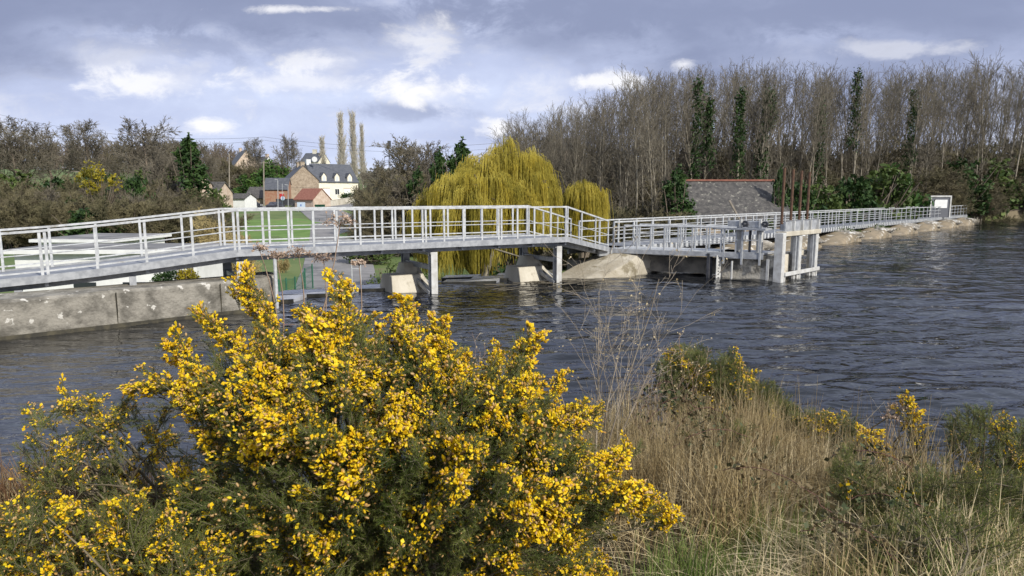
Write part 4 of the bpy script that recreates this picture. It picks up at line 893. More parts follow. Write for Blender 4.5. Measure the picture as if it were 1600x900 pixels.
o = copy_tree(bushp[1]); o.location = (Xu(1203, 41.5), 41.5, -.8); o.scale = (.55, .4, .85); tag(o, 'pale green bush at the right corner of the mill roof', 'bush')
# --- behind and left of the willow
for i, (u, v, Y, p_, lb) in enumerate(((590, 262, 85, 1, 'small bare tree next to the cream house'), (612, 245, 78, 2, 'bare tree below the antenna mast'), (640, 212, 72, 0, 'tallest round bare tree left of the willow'), (668, 222, 70, 1, 'bare tree left of the dark evergreen'), (700, 232, 75, 2, 'bare tree directly behind the dark evergreen'),
        (745, 240, 74, 0, 'bare tree between evergreen and willow top'), (830, 205, 60, 1, 'bare tree behind the top right of the willow'), (875, 250, 55, 2, 'bare tree above the small willow'))):
    zb = land(Xu(u, Y), Y); zt = Zv(v, Y); place(roundp[p_][0], (Xu(u, Y), Y, zb), (zt-zb)/PH[roundp[p_][0].name], i*2.1, lb, 'tree', 'round bare trees in the middle')
for i in range(26):
    u = 575+i*10.5+rs.uniform(-5, 5); Y = 58+rs.uniform(-4, 8); z = land(Xu(u, Y), Y); h = (Zv(np.interp(u, [575, 620, 700, 850], [300, 268, 262, 280])+rs.uniform(-8, 12), Y)-z)
    place(thp[i % 3], (Xu(u, Y), Y, z), (h/PH[thp[i % 3].name]*.9,)*2+(h/PH[thp[i % 3].name],), i, 'tall bare brown thicket behind the willow', 'shrub', 'thickets behind the willow')
for i, (u, vt, w, lb) in enumerate(((722, 226, 1.0, 'dark evergreen tree left of the willow top'), (688, 240, .7, 'brownish ivy clad stump between bare trees left of the evergreen'), (655, 268, .8, 'dark ivy clad trunk among the middle bare trees'))):
    o = copy_tree(towerp); Y = 54; z = land(Xu(u, Y), Y); h = Zv(vt, Y)-z; o.location = (Xu(u, Y), Y, z); o.scale = (w*1.5, w*1.5, h/5.7); tag(o, lb, 'tree', 'ivy clad trunks in the middle'); o.name = 'ivy_clad_tree'
# poplars and round trees behind village
for i, (u, vt, Y, w, lb) in enumerate(((539, 183, 230, .75, 'left one of the three tallest poplars'), (557, 182, 232, .75, 'middle one of the three tallest poplars'), (570, 200, 240, .62, 'right and slimmest of the three tallest poplars'), (509, 218, 250, .95, 'shorter broad poplar behind the cream house roof'))):
    zb = land(Xu(u, Y), Y); h = Zv(vt, Y)-zb; place(poplp, (Xu(u, Y), Y, zb), (h/18*w*.95, h/18*w*.95, h/19.5), i*1.7, lb, 'tree', 'poplars behind the cream house')
for i, (u, v, Y, w, lb) in enumerate(((406, 217, 190, 1., 'round bare tree above the wooden utility pole'), (449, 208, 185, 1.0, 'bigger round bare tree above the stone house'))):
    zb = land(Xu(u, Y), Y); h = Zv(v, Y)-zb; o = place(roundp[i+1][0], (Xu(u, Y), Y, zb), (h/PH[roundp[i+1][0].name]*w*.75, h/PH[roundp[i+1][0].name]*w*.75, h/PH[roundp[i+1][0].name]), i, lb, 'tree', 'round bare trees behind the village')
for i, (u, v, Y, w, lb) in enumerate(((425, 300, 160, 3.2, 'big dark laurel behind the utility pole'), (452, 285, 165, 2.8, 'laurel hedge left of the stone house'), (395, 300, 158, 2.8, 'dark laurel left of the utility pole'), (372, 318, 130, 1.6, 'dark rounded shrub beside the white hut'))):
    z = land(Xu(u, Y), Y); o = place(bushp[2], (Xu(u, Y), Y, z), (w, w, (Zv((250, 262, 272, 296)[i], Y)-z)/2.7), i, lb, 'bush', 'laurels in the village')
for i in range(9):
    u = 345+i*14; Y = 175; z = land(Xu(u, Y), Y); place(thp[i % 3], (Xu(u, Y), Y, z), (2.2, 2.2, 2.3), i, 'bare shrub in the gardens behind the village laurels', 'shrub', 'garden shrubs of the village')
# --- far wood on the left ridge
rng = np.random.default_rng(31); sg = []
for i in range(200):
    u = rng.uniform(-60, 420); Y = rng.uniform(300, 380); x = Xu(u, Y); z = land(x, Y); zt = Zv(np.interp(u, [0, 200, 330, 380, 420], [228, 230, 230, 240, 256])+rng.uniform(-4, 8), Y); h = max(4, zt-z); out = ([], [])
    grow(rng, (x, Y, z), (0, 0, 1), h, .3, 0, [(16, .6, .35, .2, .05, .02, 4), (7, .6, .45, .1, .1, .05, 2), (0,0,0,0,.1,0,1)], out); sg += out[0]+[(*s[:3], max(s[3], .09), *s[4:7], .07) for s in out[1]]
tag(segobj('far_wood', sg, barkd), 'dark far wood along the ridge on the left horizon', 'wood', kind='stuff')
rng = np.random.default_rng(33); pts = []
for i in range(900):
    u = rng.uniform(-250, 1900); Y = rng.uniform(420, 700); x = Xu(u, Y); z = land(x, Y); pts.append((x, Y, z+rng.uniform(0, 6)))
V, F = leaves(rng, np.array(pts)[:, None, :].repeat(20, 1).reshape(-1, 3)+rng.normal(size=(18000, 3))*[5, 5, 2], 26000, 1.6)
tag(arrmesh('distant_woodland', V, F, mat('far_foliage', (.10, .11, .08), (.15, .15, .11), .02, rough=1)), 'hazy woodland covering the distant hills', 'wood', kind='stuff')
# --- left trees
for i, (u, v, Y, p_, w, lb) in enumerate(((150, 190, 104, 1, 1.0, 'broad bare tree at the left edge behind the yellow tree'), (232, 180, 96, 2, 1.2, 'tallest round bare tree on the left with grey branches'), (285, 214, 112, 0, 1.0, 'bare tree just left of the dark conifer'), (330, 228, 118, 1, .9, 'bare tree right of the dark conifer'),
        (195, 222, 118, 0, 1.1, 'bare tree between the yellow tree and the tallest one'), (95, 190, 105, 2, 1.1, 'bare tree beyond the left edge'), (40, 185, 100, 1, 1.1, 'bare tree far beyond the left edge'), (-20, 180, 100, 0, 1.1, 'bare tree farthest out on the left'), (258, 235, 90, 1, 1.0, 'olive twigged bare tree above the cottage'))):
    zb = land(Xu(u, Y), Y); h = Zv(v, Y)-zb; place(roundp[p_][0], (Xu(u, Y), Y, zb), (h/PH[roundp[p_][0].name]*w, h/PH[roundp[p_][0].name]*w, h/PH[roundp[p_][0].name]), i*1.9, lb, 'tree', 'bare trees on the left slope')
for i in range(44):
    row = i//22; u = -40+(i % 22)*18+rs.uniform(-6, 6); Y = (62, 78)[row]+rs.uniform(-4, 6); z = land(Xu(u, Y), Y); h = (Zv(np.interp(u, [0, 250, 340], [290, 294, 320])-row*14+rs.uniform(-8, 10), Y)-z); h = max(h, 1.5)
    pr = thp[(0, 2)[i % 2] if i % 5 else 1]
    place(pr, (Xu(u, Y), Y, z), (h/PH[pr.name]*1.1, h/PH[pr.name]*1.1, h/PH[pr.name]), i, 'bushy brown bare thicket on the left slope', 'shrub', 'brown thickets on the left slope')
for i, (u, v, Y, w, vt, m, lb) in enumerate(((160, 0, 88, 2.4, 262, 0, 'dark ivy bush below the yellow tree'), (195, 0, 86, 2.2, 270, 1, 'green bush right of the yellow tree'), (140, 0, 70, 2.2, 300, 0, 'dark bush at the left edge above the railing'), (240, 0, 92, 2.0, 262, 1, 'olive bush below the tallest bare tree'), (275, 0, 92, 2.0, 258, 1, 'olive bush left of the conifer'), (90, 0, 80, 3, 270, 0, 'dark bush beyond the left edge'), (20, 0, 80, 3, 265, 1, 'olive bush far beyond the left edge'), (145, 0, 57, 1.9, 318, 0, 'dark low bush nearest the railing at the left edge'), (182, 0, 64, 1.8, 285, 0, 'dark ivy bush below and right of the yellow tree'), (222, 0, 76, 1.6, 265, 0, 'dark ivy bush in front of the tallest bare tree'), (340, 0, 90, 1.5, 290, 1, 'olive bush right of the conifer'))):
    z = land(Xu(u, Y), Y); place(bushp[m], (Xu(u, Y), Y, z), (w, w, (Zv(vt, Y)-z)/PH[bushp[m].name]), i, lb, 'bush', 'leafy bushes on the left slope')
o = copy_tree(towerp); Y = 84; z = land(Xu(304, Y), Y); o.location = (Xu(304, Y), Y, z); o.scale = (2.3, 2.3, (Zv(218, Y)-z)/5.7); o.name = 'conifer_tree'; tag(o, 'dark ragged conifer standing before the pink cottage', 'tree')
Y = 60; z = land(Xu(154, Y), Y); leaf_bush('yellow_blossom_tree', 71, [((-.5, 0, 5.4), (.9, .8, .9)), ((.2, 0, 6.2), (.9, .8, .9)), ((1.9, 0, 5.4), (.5, .5, .6)), ((2.2, 0, 4.9), (.4, .4, .5)), ((.0, 0, 4.7), (.8, .8, .7))], 1900, .12, forsy, (Xu(154, Y), Y, z+.9), 'tree with bright yellow blossom at the left edge', 'tree')
for i, (u, Y, h, lb) in enumerate(((335, 34, 3.8, 'yellow twigged willow shrub left behind the railing'), (352, 35, 4.4, 'tallest yellow twigged willow shrub behind the railing'), (372, 37, 3.4, 'yellow twigged willow shrub beside the lawn'), (440, 42, 1.2, 'low yellow twigged shrub on the lawn edge'), (395, 30, 1.6, 'low yellow twigged shrub beside the wall end'))):
    pr = tyel;  z = land(Xu(u, Y), Y); place(pr, (Xu(u, Y), Y, z), (h/PH[pr.name]*.9, h/PH[pr.name]*.9, h/PH[pr.name]), i*1.4, lb, 'shrub', 'yellow twigged shrubs behind the railing')
# olive conifer bush and others right under the bridge
leaf_bush('juniper_bush', 81, [((0, 0, .8), (1.0, .9, .95)), ((.5, 0, 1.3), (.7, .7, .8)), ((1.2, .2, .9), (.8, .7, .9)), ((-.6, 0, .4), (.6, .6, .6))], 5200, .07, ivyb, (Xu(605, 27), 27, -2.0), 'dense olive green bush beside the middle bridge post', 'bush')
leaf_bush('ivy_bush', 82, [((0, 0, .9), (1.0, .8, 1.0)), ((1.0, 0, .8), (.9, .8, .9))], 4200, .09, ivy, (Xu(795, 29), 29, -2.0), 'dark ivy bush under the willow by the right white post', 'bush')
leaf_bush('ivy_bush', 83, [((0, 0, .9), (1.3, .8, .9)), ((1.6, 0, .8), (1.0, .8, .8))], 4200, .09, ivyb, (Xu(560, 48), 48, -2.1), 'green bush beside the path behind the bridge railing', 'bush')

# --- willows
def willow(seed, X, Y, z0, lobes, ns, label, trunk=True):
    """lobes: (dx, dy, ztop, radius, zbottom)"""
    rng = np.random.default_rng(seed); root = empty('weeping_willow', (X, Y, z0), label, 'tree', 'weeping willows')
    segA, segB, br_ = [], [], []
    tot = sum(l[3]**2 for l in lobes)
    for (dx, dy, zt, rad, zb) in lobes:
        n = int(ns*rad*rad/tot); c = np.array([X+dx, Y+dy, 0]); top = np.array([X+dx, Y+dy, zt-rad*.9])
        base = np.array([X, Y, z0]); mid = (base+top)/2+rng.normal(size=3)*[.3, .3, 0]; br_ += [(*base, .22, *mid, .14), (*mid, .14, *top, .08)]
        for k in range(26):
            a = rng.uniform(0, 6.28); el = rng.uniform(.1, 1.3); q = top+np.array([math.cos(a)*math.cos(el), math.sin(a)*math.cos(el), math.sin(el)])*rad*rng.uniform(.6, .95); m_ = (top+q)/2+np.array([0, 0, .15*rad]); br_ += [(*top, .06, *m_, .04), (*m_, .04, *q, .018)]
        ncl = max(8, n//22)
        for k in range(ncl):      # tresses: bundles of strands that start together
            a = rng.uniform(0, 6.28); rr = rad*math.sqrt(rng.uniform(.02, 1)); h0 = zt-rad*.9+math.sqrt(max(0, 1-(rr/rad)**2))*rad*.9+rng.normal()*.12
            sx = c[0]+rr*math.cos(a); sy = c[1]+rr*math.sin(a); flow = rng.uniform(.05, .28)*rad; zend = zb+rng.uniform(0, 1)**1.5*(h0-zb)*.55; sw = rng.normal()*.18
            tgt = segA if rng.random() < .68 else segB
            for j in range(22):
                x, y, z = sx+rng.normal()*.13, sy+rng.normal()*.13, h0+rng.normal()*.1; Ls = (h0-zend)*rng.uniform(.6, 1.05); st = 6; pr = np.array([x, y, z]); f0 = flow*rng.uniform(.4, 1.4)
                for s_ in range(1, st+1):
                    f = s_/st; q = np.array([x+math.cos(a)*f0*math.sqrt(f)+sw*f*f*.6+rng.normal()*.02, y+math.sin(a)*f0*math.sqrt(f)+rng.normal()*.02, z+.10*math.sin(min(f*3, 1)*3.14)-Ls*f**1.25]); tgt.append((*pr, .010, *q, .008)); pr = q
    segobj('trunk', br_, barkd, root, n=6); segobj('foliage', segA, willowm, root); segobj('inner_foliage', segB, willowd, root); return root
Yw = 33.
def wz(v): return Zv(v, Yw)
def wx(u): return Xu(u, Yw)
X0 = wx(772)
willow(1, X0, Yw, -2.2, [(wx(790)-X0, 0, wz(226), .95, wz(330)), (wx(770)-X0, .5, wz(236), 1.7, wz(345)), (wx(815)-X0, .2, wz(240), 1.5, wz(345)), (wx(830)-X0, -.6, wz(272), 1.15, wz(385)), (wx(760)-X0, -1.2, wz(268), 1.9, wz(400)), (wx(712)-X0, -.6, wz(275), 1.3, wz(425)), (wx(675)-X0, 0, wz(307), 1.05, wz(425)), (wx(735)-X0, -2.0, wz(300), 1.5, wz(430)),
                       (wx(800)-X0, -1.4, wz(290), 1.6, wz(385)), (wx(842)-X0, .5, wz(318), .75, wz(390)), (wx(700)-X0, -1.6, wz(330), 1.2, wz(432)), (wx(735)-X0, .8, wz(262), 1.0, wz(340))], 10500, 'large golden weeping willow hanging behind the arched footbridge')
Yw = 36.; X1 = wx(906)
willow(2, X1, Yw, -2.0, [(.1, 0, wz(290), .85, wz(385)), (wx(924)-X1, 0, wz(298), .62, wz(385)), (wx(892)-X1, .3, wz(308), .6, wz(385))], 3000, 'smaller golden weeping willow right of the large one')
m2 = MB(); 
tb = at(757, 428, 30); rngt = random.Random(3); pr = tb+Vector((0,0,-.6)); sg = []
for k, (u, v) in enumerate(((760, 425), (766, 412), (769, 395), (769, 375))): q = at(u, v, 30); sg.append((*pr, .13-.02*k, *q, .12-.02*k)); pr = q
for (a, b_) in (((769, 388), (815, 402)), ((769, 385), (800, 383)), ((815, 402), (850, 418))): sg.append((*at(*a, 30), .05, *at(*b_, 29.5), .03))
tag(segobj('crooked_tree', sg, bark, origin=tb, n=7), 'crooked brown trunk under the willow between the white posts', 'tree trunk')

# ------------------------------------------------------------ foreground: gorse
def sprig(rng, flower, L_=.2, wid=1.):
    """returns dict of arrays along +z: stem segs, spine tris, petals tris, buds tris"""
    st = []; sp = []; axes = [(np.zeros(3), np.array([0, 0, 1.]), L_)]
    for k in range(9):
        f = .12+.8*k/9; a = k*2.4+rng.uniform(-.4, .4); tl = rng.uniform(.5, .8); axes.append((np.array([0, 0, L_*f]), np.array([math.cos(a)*math.sin(tl), math.sin(a)*math.sin(tl), math.cos(tl)]), L_*(.50-.34*f)*rng.uniform(.8, 1.25)*wid))
    fl = []; bd = []
    for ai, (p, d, l) in enumerate(axes):
        q = p+d*l; st.append((*p, .0022 if ai else .003, *q, .0012)); n = int(l/.0028)
        for i in range(n):
            f = (i+rng.random())/n
            if ai == 0 and f < .1: continue
            v = rng.normal(size=3); v -= d*v.dot(d); v /= np.linalg.norm(v); e = d*rng.uniform(.5, .9)+v*rng.uniform(.6, 1.); e /= np.linalg.norm(e); ln = rng.uniform(.013, .026); sp.append((p+d*l*f, e, ln))
        if flower > 0:
            nf = rng.poisson(flower*(3.0 if ai else 5)*(l/.1))
            for i in range(nf):
                f = 1-abs(rng.normal())*.24; f = max(.05, f); v = rng.normal(size=3); v -= d*v.dot(d); v /= np.linalg.norm(v); e = d*rng.uniform(.4, 1.)+v*.85; e /= np.linalg.norm(e); b0 = p+d*l*f+e*.004
                (fl if rng.random() < (.45 if flower < 1 else .62) else bd).append((b0, e, rng.uniform(.016, .025)))
        elif rng.random() < .25: bd.append((q, d, rng.uniform(.008, .012)))
    s = np.array([(*a, .0011, *(a+e*ln), .0001) for a, e, ln in sp])
    V, F = segs_arr(s, 3); Vs, Fs = segs_arr(np.array(st), 3)
    def petals(lst, w, ban):
        Vp = []; Fp = []; n0 = 0
        for (b0, e, ln) in lst:
            a = np.cross(e, rng.normal(size=3)); a /= np.linalg.norm(a); c = np.cross(e, a); pts = [b0]
            for f, ww in ((.35, w), (.72, w*.9)):
                for t_ in range(4): an = t_*math.pi/2; pts.append(b0+e*ln*f+(a*math.cos(an)*1.1+c*math.sin(an)*.75)*ww*ln)
            pts.append(b0+e*ln); i = n0
            for t_ in range(4): t2 = (t_+1) % 4; Fp += [(i, i+1+t2, i+1+t_), (i+1+t_, i+1+t2, i+5+t2), (i+1+t_, i+5+t2, i+5+t_), (i+5+t_, i+5+t2, i+9)]
            Vp += pts; n0 += 10
            if ban:    # the raised standard petal, folded along its middle
                o_ = b0+e*ln*.25+a*w*ln*.7; up = (e*.75+a*.75); up /= np.linalg.norm(up); pts = [o_, o_+up*ln*.55+c*ln*.42+a*.0, o_+up*ln*1.0, o_+up*ln*.55-c*ln*.42, o_+up*ln*.55-a*ln*.10]
                Vp += pts; Fp += [(n0, n0+1, n0+4), (n0+1, n0+2, n0+4), (n0+2, n0+3, n0+4), (n0+3, n0, n0+4)]; n0 += 5
        return np.array(Vp).reshape(-1, 3), np.array(Fp, int).reshape(-1, 3)
    return dict(spine=(V, F), stem=(Vs, Fs), petal=petals(fl, .27, True), bud=petals(bd, .26, False))
rg = np.random.default_rng(12)
SP = {0: [sprig(rg, 0) for _ in range(4)], 1: [sprig(rg, .5) for _ in range(4)], 2: [sprig(rg, 1.6) for _ in range(4)], 3: [sprig(rg, 3.6) for _ in range(4)]}
def inpx(P, u, v): return inpoly(u, v, P)
def edged(P, u, v):
    best = 1e9
    for i in range(len(P)):
        ax, ay_ = P[i]; bx, by = P[(i+1) % len(P)]; dx, dy = bx-ax, by-ay_; t_ = max(0, min(1, ((u-ax)*dx+(v-ay_)*dy)/(dx*dx+dy*dy+1e-9))); best = min(best, math.hypot(u-ax-t_*dx, v-ay_-t_*dy))
    return best
gstem = mat('gorse_stem', (.10, .085, .05), (.16, .13, .08), 30)
gspine = leafmat('gorse_spines', (.060, .088, .015), (.175, .195, .045), 11, .12)
gpetal = leafmat('gorse_petals', (.80, .50, .008), (.90, .70, .03), 40, .28, rough=.5)
gbud = leafmat('gorse_buds', (.46, .25, .06), (.55, .38, .18), 40, .2)
def gorse(name, insts, base, label, group, seed, stems=60, origin=None, scale=1.):
    """insts: list of (pos, dir, kind, size)"""
    rng = np.random.default_rng(seed); root = empty(name, origin or base, label, 'gorse bush', group); acc = {k: ([], [], 0) for k in ('spine', 'stem', 'petal', 'bud')}
    acc = {k: [[], [], 0] for k in acc}; sgs = []
    for (p, d, kd, sz) in insts:
        d = np.array(d, float); d /= np.linalg.norm(d); a = np.cross(d, rng.normal(size=3)); a /= np.linalg.norm(a); b_ = np.cross(d, a); Rm = np.stack([a, b_, d]); s_ = SP[kd][rng.integers(4)]
        bend = rng.normal(size=2)*1.3
        for k, (V, F) in s_.items():
            if len(V) == 0: continue
            W_ = V*sz; W_ = W_.copy(); W_[:, 0] += bend[0]*W_[:, 2]**2; W_[:, 1] += bend[1]*W_[:, 2]**2
            A_ = acc[k]; A_[0].append(W_ @ Rm+np.array(p)-d*.1*sz); A_[1].append(F+A_[2]); A_[2] += len(V)
    for k, nm, m in (('spine', 'spines', gspine), ('stem', 'shoots', gstem), ('petal', 'blossom', gpetal), ('bud', 'buds', gbud)):
        if acc[k][0]:
            o = arrmesh(nm, np.concatenate(acc[k][0]), np.concatenate(acc[k][1]), m, root)
            if k in ('petal', 'bud'): o['kind'] = 'stuff'
    bs = np.array(base)
    idx = rng.choice(len(insts), min(len(insts), stems), replace=False)
    for i in idx:
        q = np.array(insts[i][0]); b0 = bs+rng.normal(size=3)*[.12, .12, 0]; pr = b0; n = 6; w = rng.normal(size=3)*.05
        for s_ in range(1, n+1): f = s_/n; x = b0+(q-b0)*np.array([f**1.25, f**1.25, f**.85])+w*math.sin(f*3.14); sgs.append((*pr, .009*(1-.75*(f-1/n)), *x, .009*(1-.75*f))); pr = x
    segobj('branches', sgs, gstem, root, n=4); return root
POLY = [(362,425),(385,412),(412,425),(440,475),(462,492),(480,462),(505,468),(522,440),(540,422),(556,440),(572,485),(600,492),(622,470),(640,452),(660,462),(672,505),(700,495),(725,520),(760,545),(795,522),(822,505),(842,520),(850,562),(885,565),(895,615),(935,610),(945,645),(925,672),(935,690),(985,668),(992,700),(985,725),(1020,745),(1052,782),(1040,812),(985,815),(960,835),(935,850),(945,880),(920,960),(300,960),(235,800),(262,740),(300,700),(280,660),(258,620),(222,596),(228,568),(290,570),(300,548),(262,528),(285,518),(325,538),(305,485),(330,478),(362,505),(392,510),(400,490),(372,460)]
noise_k = np.random.default_rng(3).uniform(0, 6.28, (9, 3)); nfreq = np.random.default_rng(4).uniform(.012, .05, (9, 2))*np.where(np.random.default_rng(5).random((9, 2)) < .5, -1, 1)
def pn(u, v): return sum(math.sin(u*nfreq[i, 0]+v*nfreq[i, 1]+noise_k[i, 0]) for i in range(9))/9**.5
rng = np.random.default_rng(21); inst = []
cen = at(600, 720, 2.35)
while len(inst) < 2050:
    u = rng.uniform(215, 1060); v = rng.uniform(405, 950)
    if not inpx(POLY, u, v): continue
    e = edged(POLY, u, v)
    if v < 860 and e < 26 and rng.random() < .85: continue
    dome = math.sqrt(max(0, 1-(1-min(e/230, 1))**2)); back = rng.random() < .22
    Y = 2.42-(.62*dome*(1+.10*pn(u*2, v*2)))*(-.7 if back else 1)+rng.uniform(0, .13); 
    if v > 700: Y -= .0
    p = at(u, v+(18 if v < 700 else 8), Y); d = Vector((p.x-cen.x, (p.y-cen.y)*.9, (p.z-cen.z)*.8+.28)).normalized()*1.0+Vector(rng.normal(size=3)*.33)+Vector((0, 0, .35))
    q = pn(u, v); low = sm((v-660)/110)*(1-sm((u-690)/120)); wgt = q+.65-1.1*low+(.35 if e < 45 else 0)
    if rng.random() < .10: wgt -= 1.5
    wgt += rng.normal()*.95; kd = 3 if wgt > 1.8 else (2 if wgt > 1.05 else (1 if wgt > .10 else 0))
    inst.append((np.array(p), d, kd, rng.uniform(.42, .65) if e < 45 else rng.uniform(.5, .85)))
# emergent leaders at the outline
for (u, v, du) in ((385, 428, -12), (395, 445, -5), (405, 462, -5), (415, 480, -5), (420, 500, 0), (430, 520, 0), (438, 540, 0), (540, 440, 0), (542, 460, 0), (535, 480, 0), (550, 500, 0), (545, 520, 0), (638, 470, 4), (636, 492, 2), (632, 512, 0), (822, 520, 6), (816, 545, 4), (810, 565, 2), (330, 495, -20), (350, 515, -14), (280, 530, -25), (305, 550, -18), (245, 580, -30), (270, 590, -22), (495, 480, -6), (500, 500, -3), (685, 505, 3), (690, 520, 3), (765, 555, 4), (1035, 795, 20), (1015, 775, 20), (990, 760, 16), (970, 695, 22), (945, 700, 20), (905, 625, 16), (870, 580, 12)):
    for j in range(3):
        p = at(u+rng.uniform(-8, 8), v+20+rng.uniform(-6, 8), 2.38+rng.uniform(-.05, .08)); d = Vector((du/20, 0, 1))+Vector(rng.normal(size=3)*.22); inst.append((np.array(p), d, (3, 2, 2)[j] if u != 636 else 1, rng.uniform(.5, .8)))
gorse('gorse_bush', inst, (cen.x-.05, 2.35, 1.15), 'huge foreground gorse bush covered in yellow flowers', 'gorse bushes on the bank', 1, 170)
# smaller gorse plants
def gorse_patch(poly, n, Y0, dY, dens, base_uY, label, seed, size=(.6, .9), upb=.9, zb=1.15):
    rng = np.random.default_rng(seed); us_ = [p[0] for p in poly]; vs_ = [p[1] for p in poly]; out = []
    while len(out) < n:
        u = rng.uniform(min(us_), max(us_)); v = rng.uniform(min(vs_), max(vs_))
        if not inpx(poly, u, v): continue
        p = at(u, v, Y0+rng.uniform(-dY, dY)); bx = Xu(base_uY[0], base_uY[1]); d = Vector(((p.x-bx)*.8, 0, 0))+Vector(rng.normal(size=3)*.4)+Vector((0, 0, upb)); w = dens+pn(u*1.7+seed*50, v*1.7)*.9
        kd = 3 if w > 1.3 else (2 if w > .5 else (1 if w > -.3 else 0)); out.append((np.array(p), d, kd, rng.uniform(*size)))
    bx = Xu(base_uY[0], base_uY[1]); return gorse('gorse_bush', out, (bx, base_uY[1], bankz(bx, base_uY[1])-.03), label, 'gorse bushes on the bank', seed, 40)
gorse_patch([(-60, 800), (150, 800), (200, 785), (250, 815), (330, 850), (345, 960), (-60, 960)], 330, 1.9, .15, -.05, (200, 1.9), 'small flowering gorse in the lower left corner', 2, (.42, .68))
gorse_patch([(40, 650), (150, 615), (215, 625), (235, 660), (262, 640), (300, 720), (330, 780), (250, 810), (40, 800)], 150, 2.7, .3, -.05, (200, 2.7), 'sparse leggy gorse at the left edge over the water', 3, (.45, .8), .6)
gorse_patch([(1030, 575), (1060, 550), (1090, 545), (1110, 570), (1145, 555), (1165, 590), (1205, 610), (1240, 640), (1235, 680), (1180, 690), (1110, 680), (1050, 660)], 650, 4.3, .3, -.55, (1120, 4.3), 'middle sized gorse standing beyond the dry grass on the right', 4, (.55, .9))
gorse_patch([(1235, 650), (1300, 645), (1330, 665), (1350, 700), (1290, 720), (1240, 700)], 150, 4.0, .2, -.5, (1290, 4.0), 'low gorse between the dry grass and the water', 5, (.5, .8))
gorse_patch([(1060, 660), (1120, 650), (1200, 680), (1240, 730), (1180, 760), (1100, 720)], 60, 3.6, .3, -2.2, (1150, 3.6), 'thin green gorse shoots among the tall dry grass', 10, (.5, .8))
gorse_patch([(1340, 840), (1420, 800), (1520, 810), (1600, 850), (1600, 900), (1400, 890)], 70, 2.5, .2, -2.2, (1460, 2.5), 'low green gorse in the lower right corner', 11, (.5, .9))
def leader(pts, Y, kinds, label, seed, spread=9, n=5):
    rng = np.random.default_rng(seed); out = []
    for (u, v), kd in zip(pts, kinds):
        for j in range(n): p = at(u+rng.uniform(-spread, spread), v+rng.uniform(-9, 9), Y+rng.uniform(-.04, .04)); out.append((np.array(p), Vector((rng.normal()*.45, rng.normal()*.45, 1)), kd, rng.uniform(.5, .75)))
    u, v = pts[-1]; bx = Xu(u-6, Y); gorse('gorse_bush', out, (bx, Y, bankz(bx, Y)-.03), label, 'gorse bushes on the bank', seed, 12)
leader([(1420, 640), (1421, 662), (1426, 685), (1430, 710), (1428, 735), (1424, 760)], 3.6, (2, 2, 1, 0, 0, 0), 'tall single gorse spike near the right edge', 6)
leader([(1362, 685), (1372, 700), (1380, 722), (1388, 745), (1392, 765)], 3.6, (3, 2, 2, 0, 0), 'gorse spike with a yellow tip left of the tallest one', 7, 12)
gorse_patch([(1290, 740), (1330, 700), (1350, 740), (1400, 750), (1467, 740), (1640, 760), (1640, 830), (1400, 850), (1330, 800)], 420, 3.0, .3, -1.9, (1430, 3.2), 'green flowerless gorse under the spikes at the right', 8, (.5, .8))
gorse_patch([(1480, 660), (1540, 640), (1600, 660), (1660, 700), (1600, 780), (1480, 760)], 200, 3.6, .25, -.9, (1560, 3.6), 'gorse beyond the right edge of the dry grass', 9, (.5, .8))

# ------------------------------------------------------------ grass and dead stalks
def blades(name, seed, n, sampler, hmin, hmax, w, m, lean, label, cat, curl=.5, segs=4, wind=(0, 0)):
    rng = np.random.default_rng(seed); xy = sampler(rng, n); n = len(xy); z = np.array([bankz(x, y) for x, y in xy])-.02
    h = rng.uniform(hmin, hmax, n)*rng.uniform(.7, 1., n); a = rng.uniform(0, 6.28, n); ln = np.abs(rng.normal(0, lean, n)); dx = np.cos(a)*ln+wind[0]; dy = np.sin(a)*ln+wind[1]; sa = rng.uniform(0, 3.14, n); V = []
    for k in range(segs+1):
        f = k/segs; ww = w*(1-f*.85)*rng.uniform(.7, 1.3, n) if k == 0 else w*(1-f*.85); bend = f**(1+curl)
        cx = xy[:, 0]+dx*h*bend; cy = xy[:, 1]+dy*h*bend; cz_ = z+h*f*np.clip(1-.45*ln*f, .1, 1)
        V.append(np.stack([cx-np.cos(sa)*ww, cy-np.sin(sa)*ww, cz_], 1)); V.append(np.stack([cx+np.cos(sa)*ww, cy+np.sin(sa)*ww, cz_], 1))
    V = np.stack(V, 1); K2 = 2*(segs+1); base = (np.arange(n)*K2)[:, None]; F = np.concatenate([base+np.array([[2*k, 2*k+1, 2*k+3, 2*k+2]]) for k in range(segs)])
    return tag(arrmesh(name, V.reshape(-1, 3), F, m), label, cat, kind='stuff')
def clumpy(x0, x1, y0, y1, ncl, sd, ok=lambda x, y: True):
    def f(rng, n):
        c = np.stack([rng.uniform(x0, x1, ncl), rng.uniform(y0, y1, ncl)], 1); p = c[rng.integers(0, ncl, n)]+rng.normal(size=(n, 2))*sd; return np.array([q for q in p if ok(*q)])
    return f
straw = leafmat('straw', (.50, .39, .20), (.68, .57, .36), 3, .25)
strawb = leafmat('brown_straw', (.20, .145, .07), (.34, .265, .14), 4, .2)
greeng = leafmat('green_grass_blades', (.12, .18, .04), (.24, .29, .09), 5, .3)
fernm = leafmat('dead_bracken', (.13, .07, .035), (.22, .14, .07), 6, .2)
def okr(x, y): return x > .35+(y-2.4)*.05
blades('dry_grass', 1, 6500, clumpy(.35, 3.6, 2.6, 4.4, 90, .09, okr), .14, .40, .0030, straw, .75, 'dry straw coloured grass on the bank at the right', 'grass')
blades('dry_grass', 9, 5200, clumpy(.45, 1.9, 3.0, 4.3, 70, .10, okr), .28, .55, .0024, straw, .6, 'taller pale dry grass between the two larger gorse bushes', 'grass')
